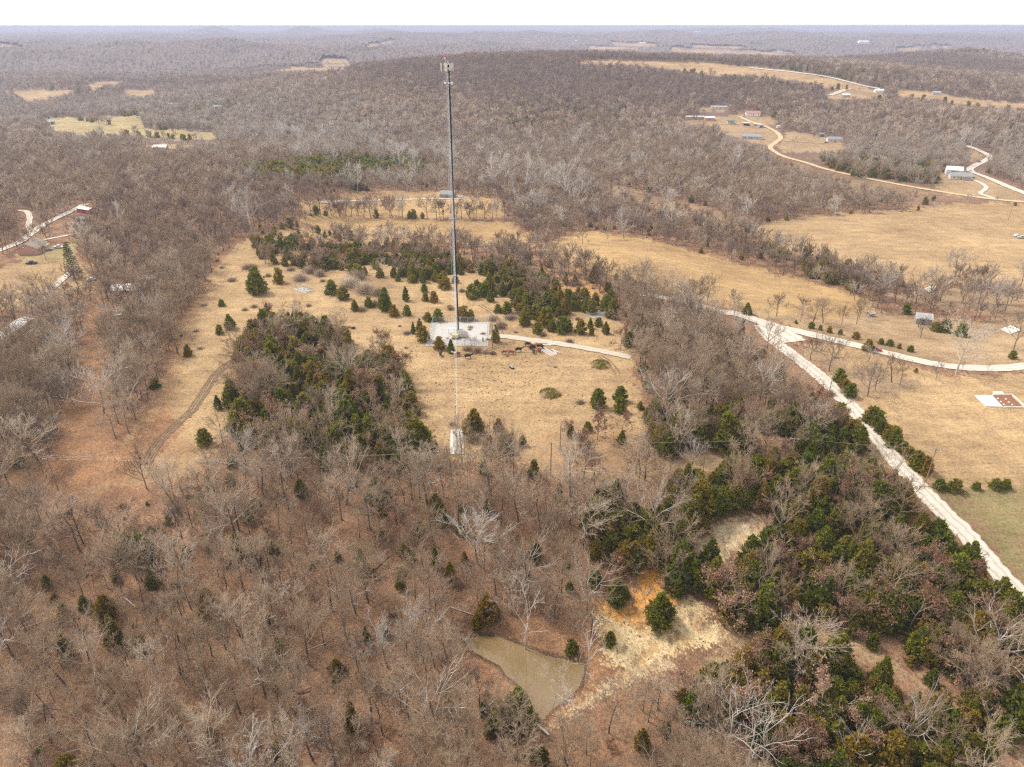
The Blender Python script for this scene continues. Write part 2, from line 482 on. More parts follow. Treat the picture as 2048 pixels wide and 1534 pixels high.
# road centre lines on the ground
ROAD_W = []
for nm, lb, hw, mk, pts in ROADS:
    pts = np.array(pts, float)
    t = np.arange(len(pts))
    tt = np.linspace(0, len(pts) - 1, (len(pts) - 1) * 10 + 1)
    # Catmull-Rom
    P = np.vstack([2 * pts[0] - pts[1], pts, 2 * pts[-1] - pts[-2]])
    out = []
    for q in tt:
        i = min(int(q), len(pts) - 2); f = q - i
        p0, p1, p2, p3 = P[i], P[i + 1], P[i + 2], P[i + 3]
        out.append(.5 * ((2 * p1) + (-p0 + p2) * f + (2 * p0 - 5 * p1 + 4 * p2 - p3) * f * f + (-p0 + 3 * p1 - 3 * p2 + p3) * f ** 3))
    out = np.array(out)
    ROAD_W.append(ground_at(out[:, 0], out[:, 1]))

# ------------------------------------------------------------------ ground sheet
ang_d = np.concatenate([np.linspace(-50, 50, 641), np.linspace(54, 306, 64)])
ANG = np.radians(ang_d)
py_s = np.linspace(1790, 66, 760)
depr = PITCH + np.arctan((py_s - CY) / F_PX)
r_a = (CAM_Z + 8) / np.tan(depr)
r_a = r_a[r_a < 2600]
r_b = np.geomspace(2600, 46000, 210)
RAD = np.concatenate([[2, 15, 30], r_a[r_a > 40], r_b])
RAD = np.unique(RAD)
nr, na = len(RAD), len(ANG)
GX = (RAD[:, None] * np.sin(ANG)[None]).ravel()
GY = (RAD[:, None] * np.cos(ANG)[None]).ravel()
GZ = terrain(GX, GY)
ii, jj = np.meshgrid(np.arange(nr - 1), np.arange(na), indexing='ij')
j2 = (jj + 1) % na
Q = np.stack([ii * na + jj, (ii + 1) * na + jj, (ii + 1) * na + j2, ii * na + j2], -1).reshape(-1, 4)[:, ::-1]
gpx, gpy, gdep = project(GX, GY, GZ)
qx, qy = jit(gpx, gpy)
_js = np.clip((gpy - 60) / 500, .1, 1.0)
qx = qx + RNG.normal(0, 4.0, len(qx)) * _js; qy = qy + RNG.normal(0, 2.2, len(qy)) * _js
ok = gdep > 1
gd = np.hypot(GX, GY)
gcol = np.empty((len(GX), 4), np.float32)
f = sst((gd - 400) / 700)[:, None]
gcol[:, :3] = np.array(LITTER) * (1 - f) + np.array(FLOOR_FAR) * f
NZ1 = RNG.normal(0, 1, len(GX)); NZ2 = RNG.normal(0, .7, len(GX))
gcol[:, 3] = 0.0                                   # alpha: share of grass
for k_, (c, s, poly) in enumerate(_OPEN):
    e_ = 7.0 if ZONES[k_][0] in ("clay bank", "ochre slide", "clay path", "grass path", "tan clearing", "pond bank", "line strip") else 0.0
    m = (inside(poly, qx + NZ1 * e_, qy + NZ2 * e_) if e_ else inside(poly, qx, qy)) & ok
    gcol[m, :3] = c
    gcol[m, 3] = 0.0 if c == LITTER2 else (.25 if c in (CLAY, ORANGE, PALE) else 1.0)
# litter spills from the woods over the pasture's edge
m = ok & inside([(280, 620), (420, 560), (400, 640), (360, 760), (330, 840), (400, 900), (280, 990), (80, 990)], qx, qy)
gcol[m, :3] = gcol[m, :3] * .4 + np.array(LITTER2) * .6
m = ok & inside([(1060, 880), (1180, 850), (1290, 850), (1310, 940), (1050, 945)], qx, qy)
gcol[m, :3] = gcol[m, :3] * .55 + np.array(LITTER2) * .45
m = ok & inside([(1060, 560), (1140, 555), (1210, 580), (1200, 610), (1130, 600)], qx, qy)
gcol[m, :3] = gcol[m, :3] * .5 + np.array(ORANGE) * .5
# wet dark mud round the pond
pm = np.where((np.abs(GX - POND_W[:, 0].mean()) < 40) & (np.abs(GY - POND_W[:, 1].mean()) < 40))[0]
pdist = dist_poly(POND_W, GX[pm], GY[pm]) + RNG.normal(0, .25, len(pm))
wm = (1 - sst((pdist - .3) / 1.1))[:, None] * .85
gcol[pm, :3] = gcol[pm, :3] * (1 - wm) + np.array((.10, .07, .045)) * wm
# the bank is streaked: cream clay, ochre wash, litter drifts
m = ok & (inside(ZONES[14][3], qx, qy) | inside(ZONES[15][3], qx, qy) | inside(ZONES[16][3], qx, qy) | inside(ZONES[19][3], qx, qy))
mx_, my_ = GX[m], GY[m]
n1 = np.sin(mx_ * .9 + np.sin(my_ * .7) * 1.5) + np.sin(my_ * .55 - mx_ * .35 + 1) + .8 * np.sin(mx_ * 2.3 + my_ * 1.7) + RNG.normal(0, .35, len(mx_))
n2 = np.sin(mx_ * .45 + my_ * .62 + 2) + np.sin(mx_ * 1.3 - my_ * 1.1) + .6 * np.sin(mx_ * 3.1) + RNG.normal(0, .5, len(mx_))
w1 = sst((n1 - .5) / 1.0)[:, None] * .6; w2 = sst((n2 - .8) / .9)[:, None] * .75
gcol[m, :3] = gcol[m, :3] * (1 - w1) + np.array((.55, .33, .14)) * w1
gcol[m, :3] = gcol[m, :3] * (1 - w2) + np.array((.30, .20, .13)) * w2
me = mesh_arrays("ground", np.stack([GX, GY, GZ], -1), [Q], smooth=True)
ca = me.color_attributes.new("cover", 'FLOAT_COLOR', 'POINT')
ca.data.foreach_set("color", gcol.ravel())

m_ground, n, l, bs = new_mat("ground_cover")
at = n.new("ShaderNodeAttribute"); at.attribute_name = "cover"
tc = n.new("ShaderNodeTexCoord")
pos = tc.outputs["Object"]
big = noise(n, l, pos, .022, 3, .65)
mid = noise(n, l, pos, .16, 3, .65)
fine = noise(n, l, pos, 1.3, 3, .75)
lv = n.new("ShaderNodeTexVoronoi"); lv.inputs["Scale"].default_value = 2.4; l.new(pos, lv.inputs["Vector"])
g1 = mix(n, l, ramp(n, l, mid, [(.38, 0.0), (.68, 1.0)]), at.outputs["Color"], (.31, .21, .125))
sep = n.new("ShaderNodeMath"); sep.operation = 'MULTIPLY'; sep.inputs[1].default_value = .75
l.new(at.outputs["Alpha"], sep.inputs[0])
base = mix(n, l, sep.outputs[0], at.outputs["Color"], g1)
bigv = ramp(n, l, big, [(.3, (.74, .70, .68)), (.7, (1.18, 1.17, 1.12))])
base = mix(n, l, 1.0, base, bigv, 'MULTIPLY')
finev = ramp(n, l, fine, [(.28, (.52, .50, .50)), (.5, (1.0, 1.0, 1.0)), (.74, (1.42, 1.40, 1.36))])
base = mix(n, l, .85, base, finev, 'MULTIPLY')
# leaf litter: coarse speckle of pale and dark leaves, drifts and bare soil
lit = n.new("ShaderNodeMath"); lit.operation = 'MULTIPLY_ADD'; lit.inputs[1].default_value = -.9; lit.inputs[2].default_value = .9; l.new(at.outputs["Alpha"], lit.inputs[0])
spk = ramp(n, l, noise(n, l, pos, 3.6, 2, .8), [(.30, (.50, .46, .44)), (.5, (.98, .98, .98)), (.72, (1.55, 1.50, 1.42))])
base = mix(n, l, lit.outputs[0], base, spk, 'MULTIPLY')
base = mix(n, l, lit.outputs[0], base, ramp(n, l, mid, [(.30, (.66, .66, .70)), (.55, (1.0, 1.0, 1.0)), (.75, (1.22, 1.16, 1.08))]), 'MULTIPLY')
# dark flecks: tufts and dung in the grass, leaves in the litter
fl = ramp(n, l, lv.outputs["Distance"], [(.08, (.5, .45, .4)), (.2, (1, 1, 1))])
fa_ = n.new("ShaderNodeMath"); fa_.operation = 'MULTIPLY'; fa_.inputs[1].default_value = .5; l.new(at.outputs["Alpha"], fa_.inputs[0])
base = mix(n, l, fa_.outputs[0], base, fl, 'MULTIPLY')
# faint mowing and grazing lines across the grass
mp = n.new("ShaderNodeMapping"); mp.inputs["Scale"].default_value = (.035, .30, 1); mp.inputs["Rotation"].default_value = (0, 0, .35); l.new(pos, mp.inputs["Vector"])
st = ramp(n, l, noise(n, l, mp.outputs[0], 1.0, 3, .7), [(.35, (.74, .70, .66)), (.55, (1.0, 1.0, 1.0)), (.75, (1.12, 1.11, 1.08))])
fb_ = n.new("ShaderNodeMath"); fb_.operation = 'MULTIPLY'; fb_.inputs[1].default_value = .5; l.new(at.outputs["Alpha"], fb_.inputs[0])
base = mix(n, l, fb_.outputs[0], base, st, 'MULTIPLY')
l.new(base, bs.inputs["Base Color"])
bs.inputs["Roughness"].default_value = .95
bs.inputs["Specular IOR Level"].default_value = .1
bump(n, l, fine, bs, .8, .35)
me.materials.append(m_ground)
ground = link_obj("ground", me)
tag(ground, "dry winter pasture and leaf strewn woodland floor", kind="structure")

# ------------------------------------------------------------------ roads
def road_mat(name, col, rut):
    m, n, l, bs = new_mat(name)
    uv = n.new("ShaderNodeUVMap")
    sx = n.new("ShaderNodeSeparateXYZ"); l.new(uv.outputs[0], sx.inputs[0])
    tc = n.new("ShaderNodeTexCoord")
    a = noise(n, l, tc.outputs["Object"], .5, 5, .7)
    b = noise(n, l, tc.outputs["Object"], 5, 3, .7)
    # wheel ruts at .3 and .7 of the width
    w = n.new("ShaderNodeMath"); w.operation = 'PINGPONG'; w.inputs[1].default_value = .5; l.new(sx.outputs[0], w.inputs[0])
    r = ramp(n, l, w.outputs[0], [(0.0, (.62, .55, .47)), (.10, (1, 1, 1)), (.18, (1, 1, 1)), (.30, rut), (.42, (1, 1, 1)), (.5, (.93, .92, .90))])
    c = mix(n, l, 1.0, col, r, 'MULTIPLY')
    c = mix(n, l, .8, c, ramp(n, l, a, [(.3, (.80, .78, .74)), (.7, (1.08, 1.07, 1.05))]), 'MULTIPLY')
    c = mix(n, l, .6, c, ramp(n, l, b, [(.3, (.78, .77, .75)), (.7, (1.15, 1.15, 1.13))]), 'MULTIPLY')
    l.new(c, bs.inputs["Base Color"])
    bs.inputs["Roughness"].default_value = .9
    bs.inputs["Specular IOR Level"].default_value = .15
    bump(n, l, b, bs, .4, .04)
    return m
RM = {'road': road_mat("pale_gravel", (.66, .60, .53), (.74, .71, .68)),
      'drive': road_mat("grey_gravel", (.52, .455, .375), (1.1, 1.1, 1.1)),
      'dirt': road_mat("tan_dirt", (.58, .43, .26), (1.12, 1.1, 1.08))}

def strip(name, W, hw, mat, lift=.06, ncross=6, edge=.25, seed=0):
    W = np.asarray(W)
    T = np.gradient(W[:, :2], axis=0)
    T /= np.linalg.norm(T, axis=1, keepdims=True) + 1e-9
    N = np.stack([T[:, 1], -T[:, 0]], -1)
    rg = np.random.default_rng(seed)
    k = len(W)
    el = hw * (1 + edge * (rg.random(k) - .5)); er = hw * (1 + edge * (rg.random(k) - .5))
    u = np.linspace(0, 1, ncross + 1)
    off = -el[:, None] * (1 - u)[None] + er[:, None] * u[None]
    X = W[:, 0:1] + N[:, 0:1] * off; Y = W[:, 1:2] + N[:, 1:2] * off
    D = np.hypot(X, Y)
    Z = terrain(X, Y) + lift + D * .00035
    i, j = np.meshgrid(np.arange(k - 1), np.arange(ncross), indexing='ij')
    s = ncross + 1
    q = np.stack([i * s + j, i * s + j + 1, (i + 1) * s + j + 1, (i + 1) * s + j], -1).reshape(-1, 4)
    me = mesh_arrays(name, np.stack([X, Y, Z], -1).reshape(-1, 3), [q], [mat], smooth=True)
    uvl = me.uv_layers.new(name="UVMap")
    L = np.concatenate([[0], np.cumsum(np.linalg.norm(np.diff(W[:, :2], axis=0), axis=1))])
    UU = np.stack([np.broadcast_to(u[None], (k, s)), np.broadcast_to(L[:, None], (k, s))], -1).reshape(-1, 2)
    uvl.data.foreach_set("uv", UU[q.ravel()].astype(np.float32).ravel())
    # face up
    if me.polygons[0].normal.z < 0:
        me.flip_normals()
    return me
def resample(W, step):
    W = np.asarray(W)
    L = np.concatenate([[0], np.cumsum(np.linalg.norm(np.diff(W[:, :2], axis=0), axis=1))])
    m = max(4, int(L[-1] / step))
    t = np.linspace(0, L[-1], m)
    return np.stack([np.interp(t, L, W[:, k]) for k in range(3)], -1)
for k, ((nm, lb, hw, mk, pts), W) in enumerate(zip(ROADS, ROAD_W)):
    dmin = np.hypot(W[:, 0], W[:, 1]).min()
    W2 = resample(W, max(1.0, dmin * .006))
    o = link_obj(nm, strip(nm, W2, hw, RM[mk], lift=.06 + .012 * (k % 5), seed=k))
    tag(o, lb, kind="structure")

# ruts worn into the grass
m_rut, n, l, bs = new_mat("worn_earth")
tc = n.new("ShaderNodeTexCoord")
a = noise(n, l, tc.outputs["Object"], .7, 4, .7)
l.new(ramp(n, l, a, [(.3, (.15, .095, .055)), (.7, (.27, .175, .10))]), bs.inputs["Base Color"])
bs.inputs["Roughness"].default_value = .95
tr = n.new("ShaderNodeBsdfTransparent"); mx = n.new("ShaderNodeMixShader"); b2 = noise(n, l, tc.outputs["Object"], 1.6, 3, .7)
l.new(ramp(n, l, b2, [(.30, 0.0), (.46, .95)]), mx.inputs[0]); l.new(tr.outputs[0], mx.inputs[1]); l.new(bs.outputs[0], mx.inputs[2])
l.new(mx.outputs[0], n["Material Output"].inputs[0])
for k, pts in enumerate(TRACKS):
    pts = np.array(pts, float)
    t = np.linspace(0, len(pts) - 1, (len(pts) - 1) * 8 + 1)
    W = ground_at(np.interp(t, np.arange(len(pts)), pts[:, 0]), np.interp(t, np.arange(len(pts)), pts[:, 1]))
    W = resample(W, 1.2)
    T = np.gradient(W[:, :2], axis=0); T /= np.linalg.norm(T, axis=1, keepdims=True)
    N = np.stack([T[:, 1], -T[:, 0]], -1)
    for q, sgn in enumerate((-1.35, -.45, .55, 1.3) if k == 0 else (-.8, .8)):
        W3 = W.copy(); W3[:, :2] += N * sgn
        o = link_obj("dirt_track", strip("dirt_track", W3, .30 if k == 0 else .22, m_rut, lift=.03, ncross=2, edge=.9, seed=50 + k * 4 + q))
        tag(o, ("pair of muddy wheel ruts curving up the pasture to the cedar grove", "faint wheel ruts below the gravel access drive", "cattle and wheel track passing below the compound fence", "old wheel ruts climbing behind the utility pole")[k], kind="structure", group="wheel ruts in the grass")

# ------------------------------------------------------------------ pond
m_water, n, l, bs = new_mat("murky_water")
tc = n.new("ShaderNodeTexCoord")
a = noise(n, l, tc.outputs["Object"], .12, 3, .5)
l.new(ramp(n, l, a, [(.3, (.19, .125, .055)), (.7, (.235, .158, .075))]), bs.inputs["Base Color"])
bs.inputs["Roughness"].default_value = .015
bs.inputs["IOR"].default_value = 1.65
bump(n, l, noise(n, l, tc.outputs["Object"], 2.5, 2, .5), bs, .02, .01)
grow = POND_W + (POND_W - POND_W.mean(0)) * .03
me = bpy.data.meshes.new("pond")
me.from_pydata([(p[0], p[1], POND_Z) for p in grow], [], [tuple(range(len(grow)))[::-1]])
if me.polygons[0].normal.z < 0: me.flip_normals()
me.materials.append(m_water)
tag(link_obj("pond", me), "small triangular tan farm pond among bare trees", kind="structure")
# ------------------------------------------------------------------ plant materials
def bark_mat(name, stops, seedscale=6.0):
    m, n, l, bs = new_mat(name)
    oi = n.new("ShaderNodeObjectInfo")
    tc = n.new("ShaderNodeTexCoord")
    a = noise(n, l, tc.outputs["Object"], 1.1, 3, .7)
    c = ramp(n, l, oi.outputs["Random"], stops)
    c = mix(n, l, .8, c, ramp(n, l, a, [(.3, (.72, .70, .68)), (.7, (1.25, 1.25, 1.25))]), 'MULTIPLY')
    l.new(c, bs.inputs["Base Color"])
    bs.inputs["Roughness"].default_value = .9
    bs.inputs["Specular IOR Level"].default_value = .15
    return m
M_TRUNK = bark_mat("grey_bark", [(0.0, (.12, .095, .075)), (.5, (.17, .135, .11)), (1.0, (.22, .18, .15))])
M_TWIG = bark_mat("bare_twigs", [(0.0, (.255, .178, .112)), (.35, (.315, .224, .148)), (.7, (.385, .283, .196)), (1.0, (.50, .40, .305))])
M_PALE = bark_mat("pale_bark", [(0.0, (.46, .41, .36)), (1.0, (.64, .59, .53))])
M_REDTW = bark_mat("reddish_twigs", [(0.0, (.18, .125, .092)), (.5, (.235, .165, .122)), (1.0, (.29, .21, .158))])
M_GREYTW = bark_mat("grey_twigs", [(0.0, (.29, .23, .18)), (.5, (.36, .295, .235)), (1.0, (.45, .385, .32))])
M_DARKTW = bark_mat("dark_twigs", [(0.0, (.13, .095, .075)), (1.0, (.24, .19, .155))])

def leaf_mat(name, stops, trans=.15, clump=.9, lo=.55, hi=1.5):
    m, n, l, bs = new_mat(name)
    oi = n.new("ShaderNodeObjectInfo")
    tc = n.new("ShaderNodeTexCoord")
    at = n.new("ShaderNodeAttribute"); at.attribute_name = "tint"
    a = noise(n, l, tc.outputs["Object"], clump, 3, .6)
    # tone of the tree, shifted a little from clump to clump
    s = n.new("ShaderNodeMath"); s.operation = 'MULTIPLY_ADD'; s.inputs[1].default_value = .55; l.new(a, s.inputs[0])
    o2 = n.new("ShaderNodeMath"); o2.operation = 'MULTIPLY_ADD'; o2.inputs[1].default_value = .85; o2.inputs[2].default_value = -.2
    l.new(oi.outputs["Random"], o2.inputs[0]); l.new(o2.outputs[0], s.inputs[2])
    c = ramp(n, l, s.outputs[0], stops)
    c = mix(n, l, 1.0, c, ramp(n, l, at.outputs["Fac"], [(0, lo), (1, hi)]), 'MULTIPLY')
    l.new(c, bs.inputs["Base Color"])
    bs.inputs["Roughness"].default_value = .75
    bs.inputs["Specular IOR Level"].default_value = .2
    if trans:
        tl = n.new("ShaderNodeBsdfTranslucent"); l.new(c, tl.inputs[0])
        mx = n.new("ShaderNodeMixShader"); mx.inputs[0].default_value = trans
        l.new(bs.outputs[0], mx.inputs[1]); l.new(tl.outputs[0], mx.inputs[2])
        l.new(mx.outputs[0], n["Material Output"].inputs[0])
    return m
M_CEDAR = leaf_mat("cedar_foliage", [(0.0, (.145, .185, .022)), (.35, (.21, .215, .026)), (.65, (.265, .225, .030)), (.85, (.31, .215, .036)), (1.0, (.36, .22, .046))], .45)
M_OAKLEAF = leaf_mat("dry_oak_leaves", [(0.0, (.22, .105, .065)), (.5, (.33, .18, .115)), (1.0, (.46, .29, .19))], .25)
M_SPRUCE = leaf_mat("spruce_needles", [(0.0, (.07, .10, .03)), (1.0, (.15, .16, .05))])

# ------------------------------------------------------------------ plant shapes
def frames(D):
    D = D / (np.linalg.norm(D, axis=1, keepdims=True) + 1e-9)
    ref = np.where(np.abs(D[:, 2:3]) < .9, np.array([[0, 0, 1.]]), np.array([[1., 0, 0]]))
    U = np.cross(D, ref); U /= np.linalg.norm(U, axis=1, keepdims=True)
    return D, U, np.cross(D, U)

def tubes(S, sides):
    """S rows: x0 y0 z0 x1 y1 z1 r0 r1 -> verts, polys (spikes where r1 == 0)"""
    S = np.asarray(S, float)
    if not len(S): return np.zeros((0, 3)), []
    P0, P1 = S[:, :3], S[:, 3:6]
    D, U, W = frames(P1 - P0)
    t = 2 * np.pi * np.arange(sides) / sides
    ring = U[:, None] * np.cos(t)[None, :, None] + W[:, None] * np.sin(t)[None, :, None]
    A = P0[:, None] + ring * S[:, 6][:, None, None]
    if (S[:, 7] == 0).all():
        V = np.concatenate([A, P1[:, None]], 1)
        k = sides + 1
        b = np.arange(len(S))[:, None] * k
        i = np.arange(sides)
        F = np.stack([b + i, b + (i + 1) % sides, b + sides + 0 * i], -1).reshape(-1, 3)
        return V.reshape(-1, 3), [F]
    B = P1[:, None] + ring * S[:, 7][:, None, None]
    V = np.concatenate([A, B], 1)
    k = 2 * sides
    b = np.arange(len(S))[:, None] * k
    i = np.arange(sides)
    F = np.stack([b + i, b + (i + 1) % sides, b + sides + (i + 1) % sides, b + sides + i], -1).reshape(-1, 4)
    return V.reshape(-1, 3), [F]

def cat_geo(parts):
    """parts: list of (V, polys, mat) -> V, polys grouped, midx"""
    Vs, off, P3, P4, m3, m4 = [], 0, [], [], [], []
    for V, polys, mi in parts:
        if not len(V): continue
        for p in polys:
            (P3 if p.shape[1] == 3 else P4).append(p + off)
            (m3 if p.shape[1] == 3 else m4).append(np.full(len(p), mi))
        Vs.append(V); off += len(V)
    polys, mi = [], []
    if P3: polys.append(np.concatenate(P3)); mi.append(np.concatenate(m3))
    if P4: polys.append(np.concatenate(P4)); mi.append(np.concatenate(m4))
    return np.concatenate(Vs), polys, np.concatenate(mi)

def grow_tree(rg, H, CW, clear=.4, lv=4, k1=7, k2=6, k3=6, k4=6, rt=.02, tw=.0155, lean=.04, spread=.8, droop=0.0, lim=1.0):
    """recursive bare tree; returns {level: segments}, twig ends"""
    seg = {0: [], 1: [], 2: [], 3: [], 4: []}
    ends = []
    def nrm(v): return v / (np.linalg.norm(v) + 1e-9)
    def walk(p, d, L, r0, r1, n, wob, up, lvl):
        pts = [p]; rs = [r0]
        for i in range(n):
            d = nrm(d + rg.normal(0, wob, 3) + np.array([0, 0, up]))
            p = p + d * L / n
            pts.append(p); rs.append(r0 + (r1 - r0) * (i + 1) / n)
            seg[lvl].append((*pts[-2], *p, rs[-2], rs[-1] if lvl < 4 else 0))
        return pts, rs, d
    def side(d, ang):
        a = nrm(np.cross(d, nrm(rg.normal(0, 1, 3))))
        return nrm(d * math.cos(ang) + a * math.sin(ang))
    r0 = H * rt
    tl = H * rg.uniform(.62, .74)
    pts, rs, d0 = walk(np.zeros(3), nrm(np.array([rg.normal(0, lean), rg.normal(0, lean), 1.])), tl, r0, r0 * .42, 6, .06, .05, 0)
    top = H * 1.0
    def sub(p, d, L, r, lvl):
        last = lvl == lv
        if last:
            seg[4].append((*p, *(p + d * L), max(tw, r), 0))
            ends.append(p + d * L * .8)
            return
        n = {1: 4, 2: 3, 3: 2}[lvl]
        r = max(r, lim * {1: .085, 2: .048, 3: .026}[lvl])
        pp, rr, dd = walk(p, d, L, r, max(r * .42, tw), n, .17 if lvl < 3 else .22, .07 - droop, lvl)
        kk = {1: k2, 2: k3, 3: k4}[lvl]
        for c in range(kk):
            f = .25 + .75 * (c + rg.random()) / kk
            q = f * n; i = min(int(q), n - 1)
            base = pp[i] + (pp[i + 1] - pp[i]) * (q - i)
            dr = nrm(pp[i + 1] - pp[i])
            nd = side(dr, rg.uniform(.45, 1.0)); nd[2] += .12; nd = nrm(nd)
            sub(base, nd, L * rg.uniform(.38, .62) * (1.15 - .45 * f), max(rr[i] * .55, tw), lvl + 1)
        sub(pp[-1], nrm(dd + rg.normal(0, .15, 3)), L * .45, max(rr[-1] * .9, tw), lvl + 1)
    ph = rg.uniform(0, 6.28)
    for c in range(k1):
        f = clear + (1 - clear) * (c + .3 * rg.random()) / k1
        q = f * 6; i = min(int(q), 5)
        base = pts[i] + (pts[i + 1] - pts[i]) * (q - i)
        az = ph + c * 2.4 + rg.normal(0, .3)
        el = math.radians(rg.uniform(18, 42) + 38 * (f - clear) / (1 - clear) * spread)
        nd = np.array([math.cos(az) * math.cos(el), math.sin(az) * math.cos(el), math.sin(el)])
        L = CW * .5 / max(math.cos(el), .45) * rg.uniform(.8, 1.1)
        L = min(L, (top - base[2]) / max(nd[2] + .12, .25) * .95)
        sub(base, nd, L, rs[i] * .52, 1)
    sub(pts[-1], nrm(d0 + rg.normal(0, .2, 3)), (top - pts[-1][2]) * .95, rs[-1] * .9, 1)
    return seg, np.array(ends)

def bare_parts(seg, lodsides=(6, 5, 3, 3, 3)):
    tr = [tubes(seg[0], lodsides[0])]
    cr = [tubes(seg[k], lodsides[k]) for k in (1, 2, 3, 4) if seg[k]]
    return tr, cr

def kites(P, D, L, Wd, rg, fold=.25, out=None):
    """leaf sprays: folded kites from P along D, their faces turned towards out"""
    D, U, N = frames(D)
    a = rg.uniform(0, 6.28, len(P))[:, None]
    if out is not None:
        U = np.cross(D, out); U /= np.linalg.norm(U, axis=1, keepdims=True) + 1e-6
        N = np.cross(U, D)
        a = rg.normal(0, .45, len(P))[:, None]
    U, N = U * np.cos(a) + N * np.sin(a), -U * np.sin(a) + N * np.cos(a)
    L = L[:, None]; Wd = Wd[:, None]
    mid = P + D * L * .45
    V = np.stack([P, mid + U * Wd + N * Wd * fold, P + D * L, mid - U * Wd + N * Wd * fold], 1)
    b = np.arange(len(P))[:, None] * 4
    F = np.concatenate([b + np.array([[0, 1, 2]]), b + np.array([[0, 2, 3]])])
    return V.reshape(-1, 3), [F]

def cedar_geo(rg, H, R, n, ln, round_=.7):
    """conical to domed red cedar made of foliage sprays on boughs"""
    nb = max(30, n // 22)
    lump_a = rg.uniform(0, 6.28, 5); lump_k = rg.integers(2, 6, 5); lump_z = rg.uniform(2, 9, 5)
    def prof(t): return R * np.minimum(1, (t + .10) / .22) ** .7 * np.clip(1 - t, 0, 1) ** round_
    # bough tips
    t = rg.beta(1.25, 1.55, nb) * .98
    az = rg.uniform(0, 6.28, nb)
    l = sum(np.sin(lump_k[i] * az + lump_a[i] + lump_z[i] * t) for i in range(5)) / 5
    rad = prof(t) * (.88 + .42 * l + rg.normal(0, .12, nb))
    C = np.stack([rad * np.cos(az), rad * np.sin(az), t * H * .97 + .05 * H], -1)
    which = rg.integers(0, nb, n)
    f = rg.random(n) ** .55                       # along the bough, most near the tip
    base = np.stack([0 * az, 0 * az, np.maximum(C[:, 2] - rad * .35, .1)], -1)
    P = base[which] + (C[which] - base[which]) * (.38 + .62 * f)[:, None]
    P += rg.normal(0, 1, (n, 3)) * (ln * .34) * np.array([1, 1, .8])
    P[:, 2] = np.maximum(P[:, 2], .1)
    D = C[which] - base[which]
    D /= np.linalg.norm(D, axis=1, keepdims=True) + 1e-6
    out = D + np.array([0, 0, .45])
    D = D * .35 + np.array([0, 0, .75]) + rg.normal(0, .38, (n, 3))
    L = ln * rg.uniform(.6, 1.25, n)
    V, F = kites(P - D * L[:, None] * .35, D, L, L * rg.uniform(.26, .42, n), rg, -.2, out)
    V[:, 2] = np.maximum(V[:, 2], .03)
    tint = np.repeat(np.clip(.5 + rg.normal(0, .22, n), 0, 1), 4)
    return V, F, tint

def make_mesh(name, parts, mats, tint=None):
    V, polys, mi = cat_geo(parts)
    me = mesh_arrays(name, V, polys, mats, mi)
    tv = np.full(len(V), .5, np.float32)
    if tint is not None: tv[len(V) - len(tint):] = tint
    a = me.attributes.new("tint", 'FLOAT', 'POINT')
    a.data.foreach_set("value", tv)
    return me

class Kind: pass
def proto(name, trunk_parts, crown_parts, tmat, cmats, tint=None, H=1.0):
    """crown_parts items: (V, polys, slot in cmats)"""
    k = Kind()
    k.H = H
    k.trunk = make_mesh("trunk", [(v, p, 0) for v, p in trunk_parts], [tmat])
    k.crown = make_mesh("crown", crown_parts, cmats, tint)
    k.whole = (trunk_parts, crown_parts, tmat, cmats, tint)
    return k
def whole_mesh(k, name):
    tp, cparts, tm, cm, tint = k.whole
    return make_mesh(name, [(v, p, 0) for v, p in tp] + [(v, p, i + 1) for v, p, i in cparts], [tm] + list(cm), tint)

def bare_proto(seed, limb=None, twig=None, trunk=None, **kw):
    rg = np.random.default_rng(seed)
    seg, ends = grow_tree(rg, **kw)
    tr, cr = bare_parts(seg)
    levels = [k for k in (1, 2, 3, 4) if seg[k]]
    limb = limb or M_TWIG; twig = twig or M_TWIG
    return proto("bare", tr, [(v, p, 0 if lv_ <= 2 else 1) for (v, p), lv_ in zip(cr, levels)], trunk or M_TRUNK, [limb, twig], H=kw["H"])

def leafy_proto(seed, nleaf, lsize, **kw):
    rg = np.random.default_rng(seed)
    seg, ends = grow_tree(rg, **kw)
    tr, cr = bare_parts(seg)
    sel = ends[rg.integers(0, len(ends), nleaf)] + rg.normal(0, .25, (nleaf, 3))
    sel[:, 2] = np.maximum(sel[:, 2], .3)
    # leaves hang on in patches
    keep = (np.sin(sel[:, 0] * 1.1 + seed) + np.sin(sel[:, 1] * 1.3 + seed * 2) + np.sin(sel[:, 2] * 1.2)) > -.9
    sel = sel[keep]
    D = rg.normal(0, 1, (len(sel), 3)); D[:, 2] -= .3
    L = lsize * rg.uniform(.6, 1.3, len(sel))
    V, F = kites(sel, D, L, L * .36, rg)
    tint = np.repeat(np.clip(.5 + rg.normal(0, .25, len(sel)), 0, 1), 4)
    return proto("leafy", tr, [(v, p, 0) for v, p in cr] + [(V, F, 1)], M_TRUNK, [M_TWIG, M_OAKLEAF], tint, kw["H"])

def cedar_proto(seed, H, R, n, ln, round_, trunk_n=5):
    rg = np.random.default_rng(seed)
    V, F, tint = cedar_geo(rg, H, R, n, ln, round_)
    tr = [tubes([(0, 0, 0, 0, 0, H * .45, H * .022, H * .014), (0, 0, H * .45, 0, 0, H * .9, H * .014, .01)], trunk_n)]
    return proto("cedar", tr, [(V, F, 0)], M_TRUNK, [M_CEDAR], tint, H)

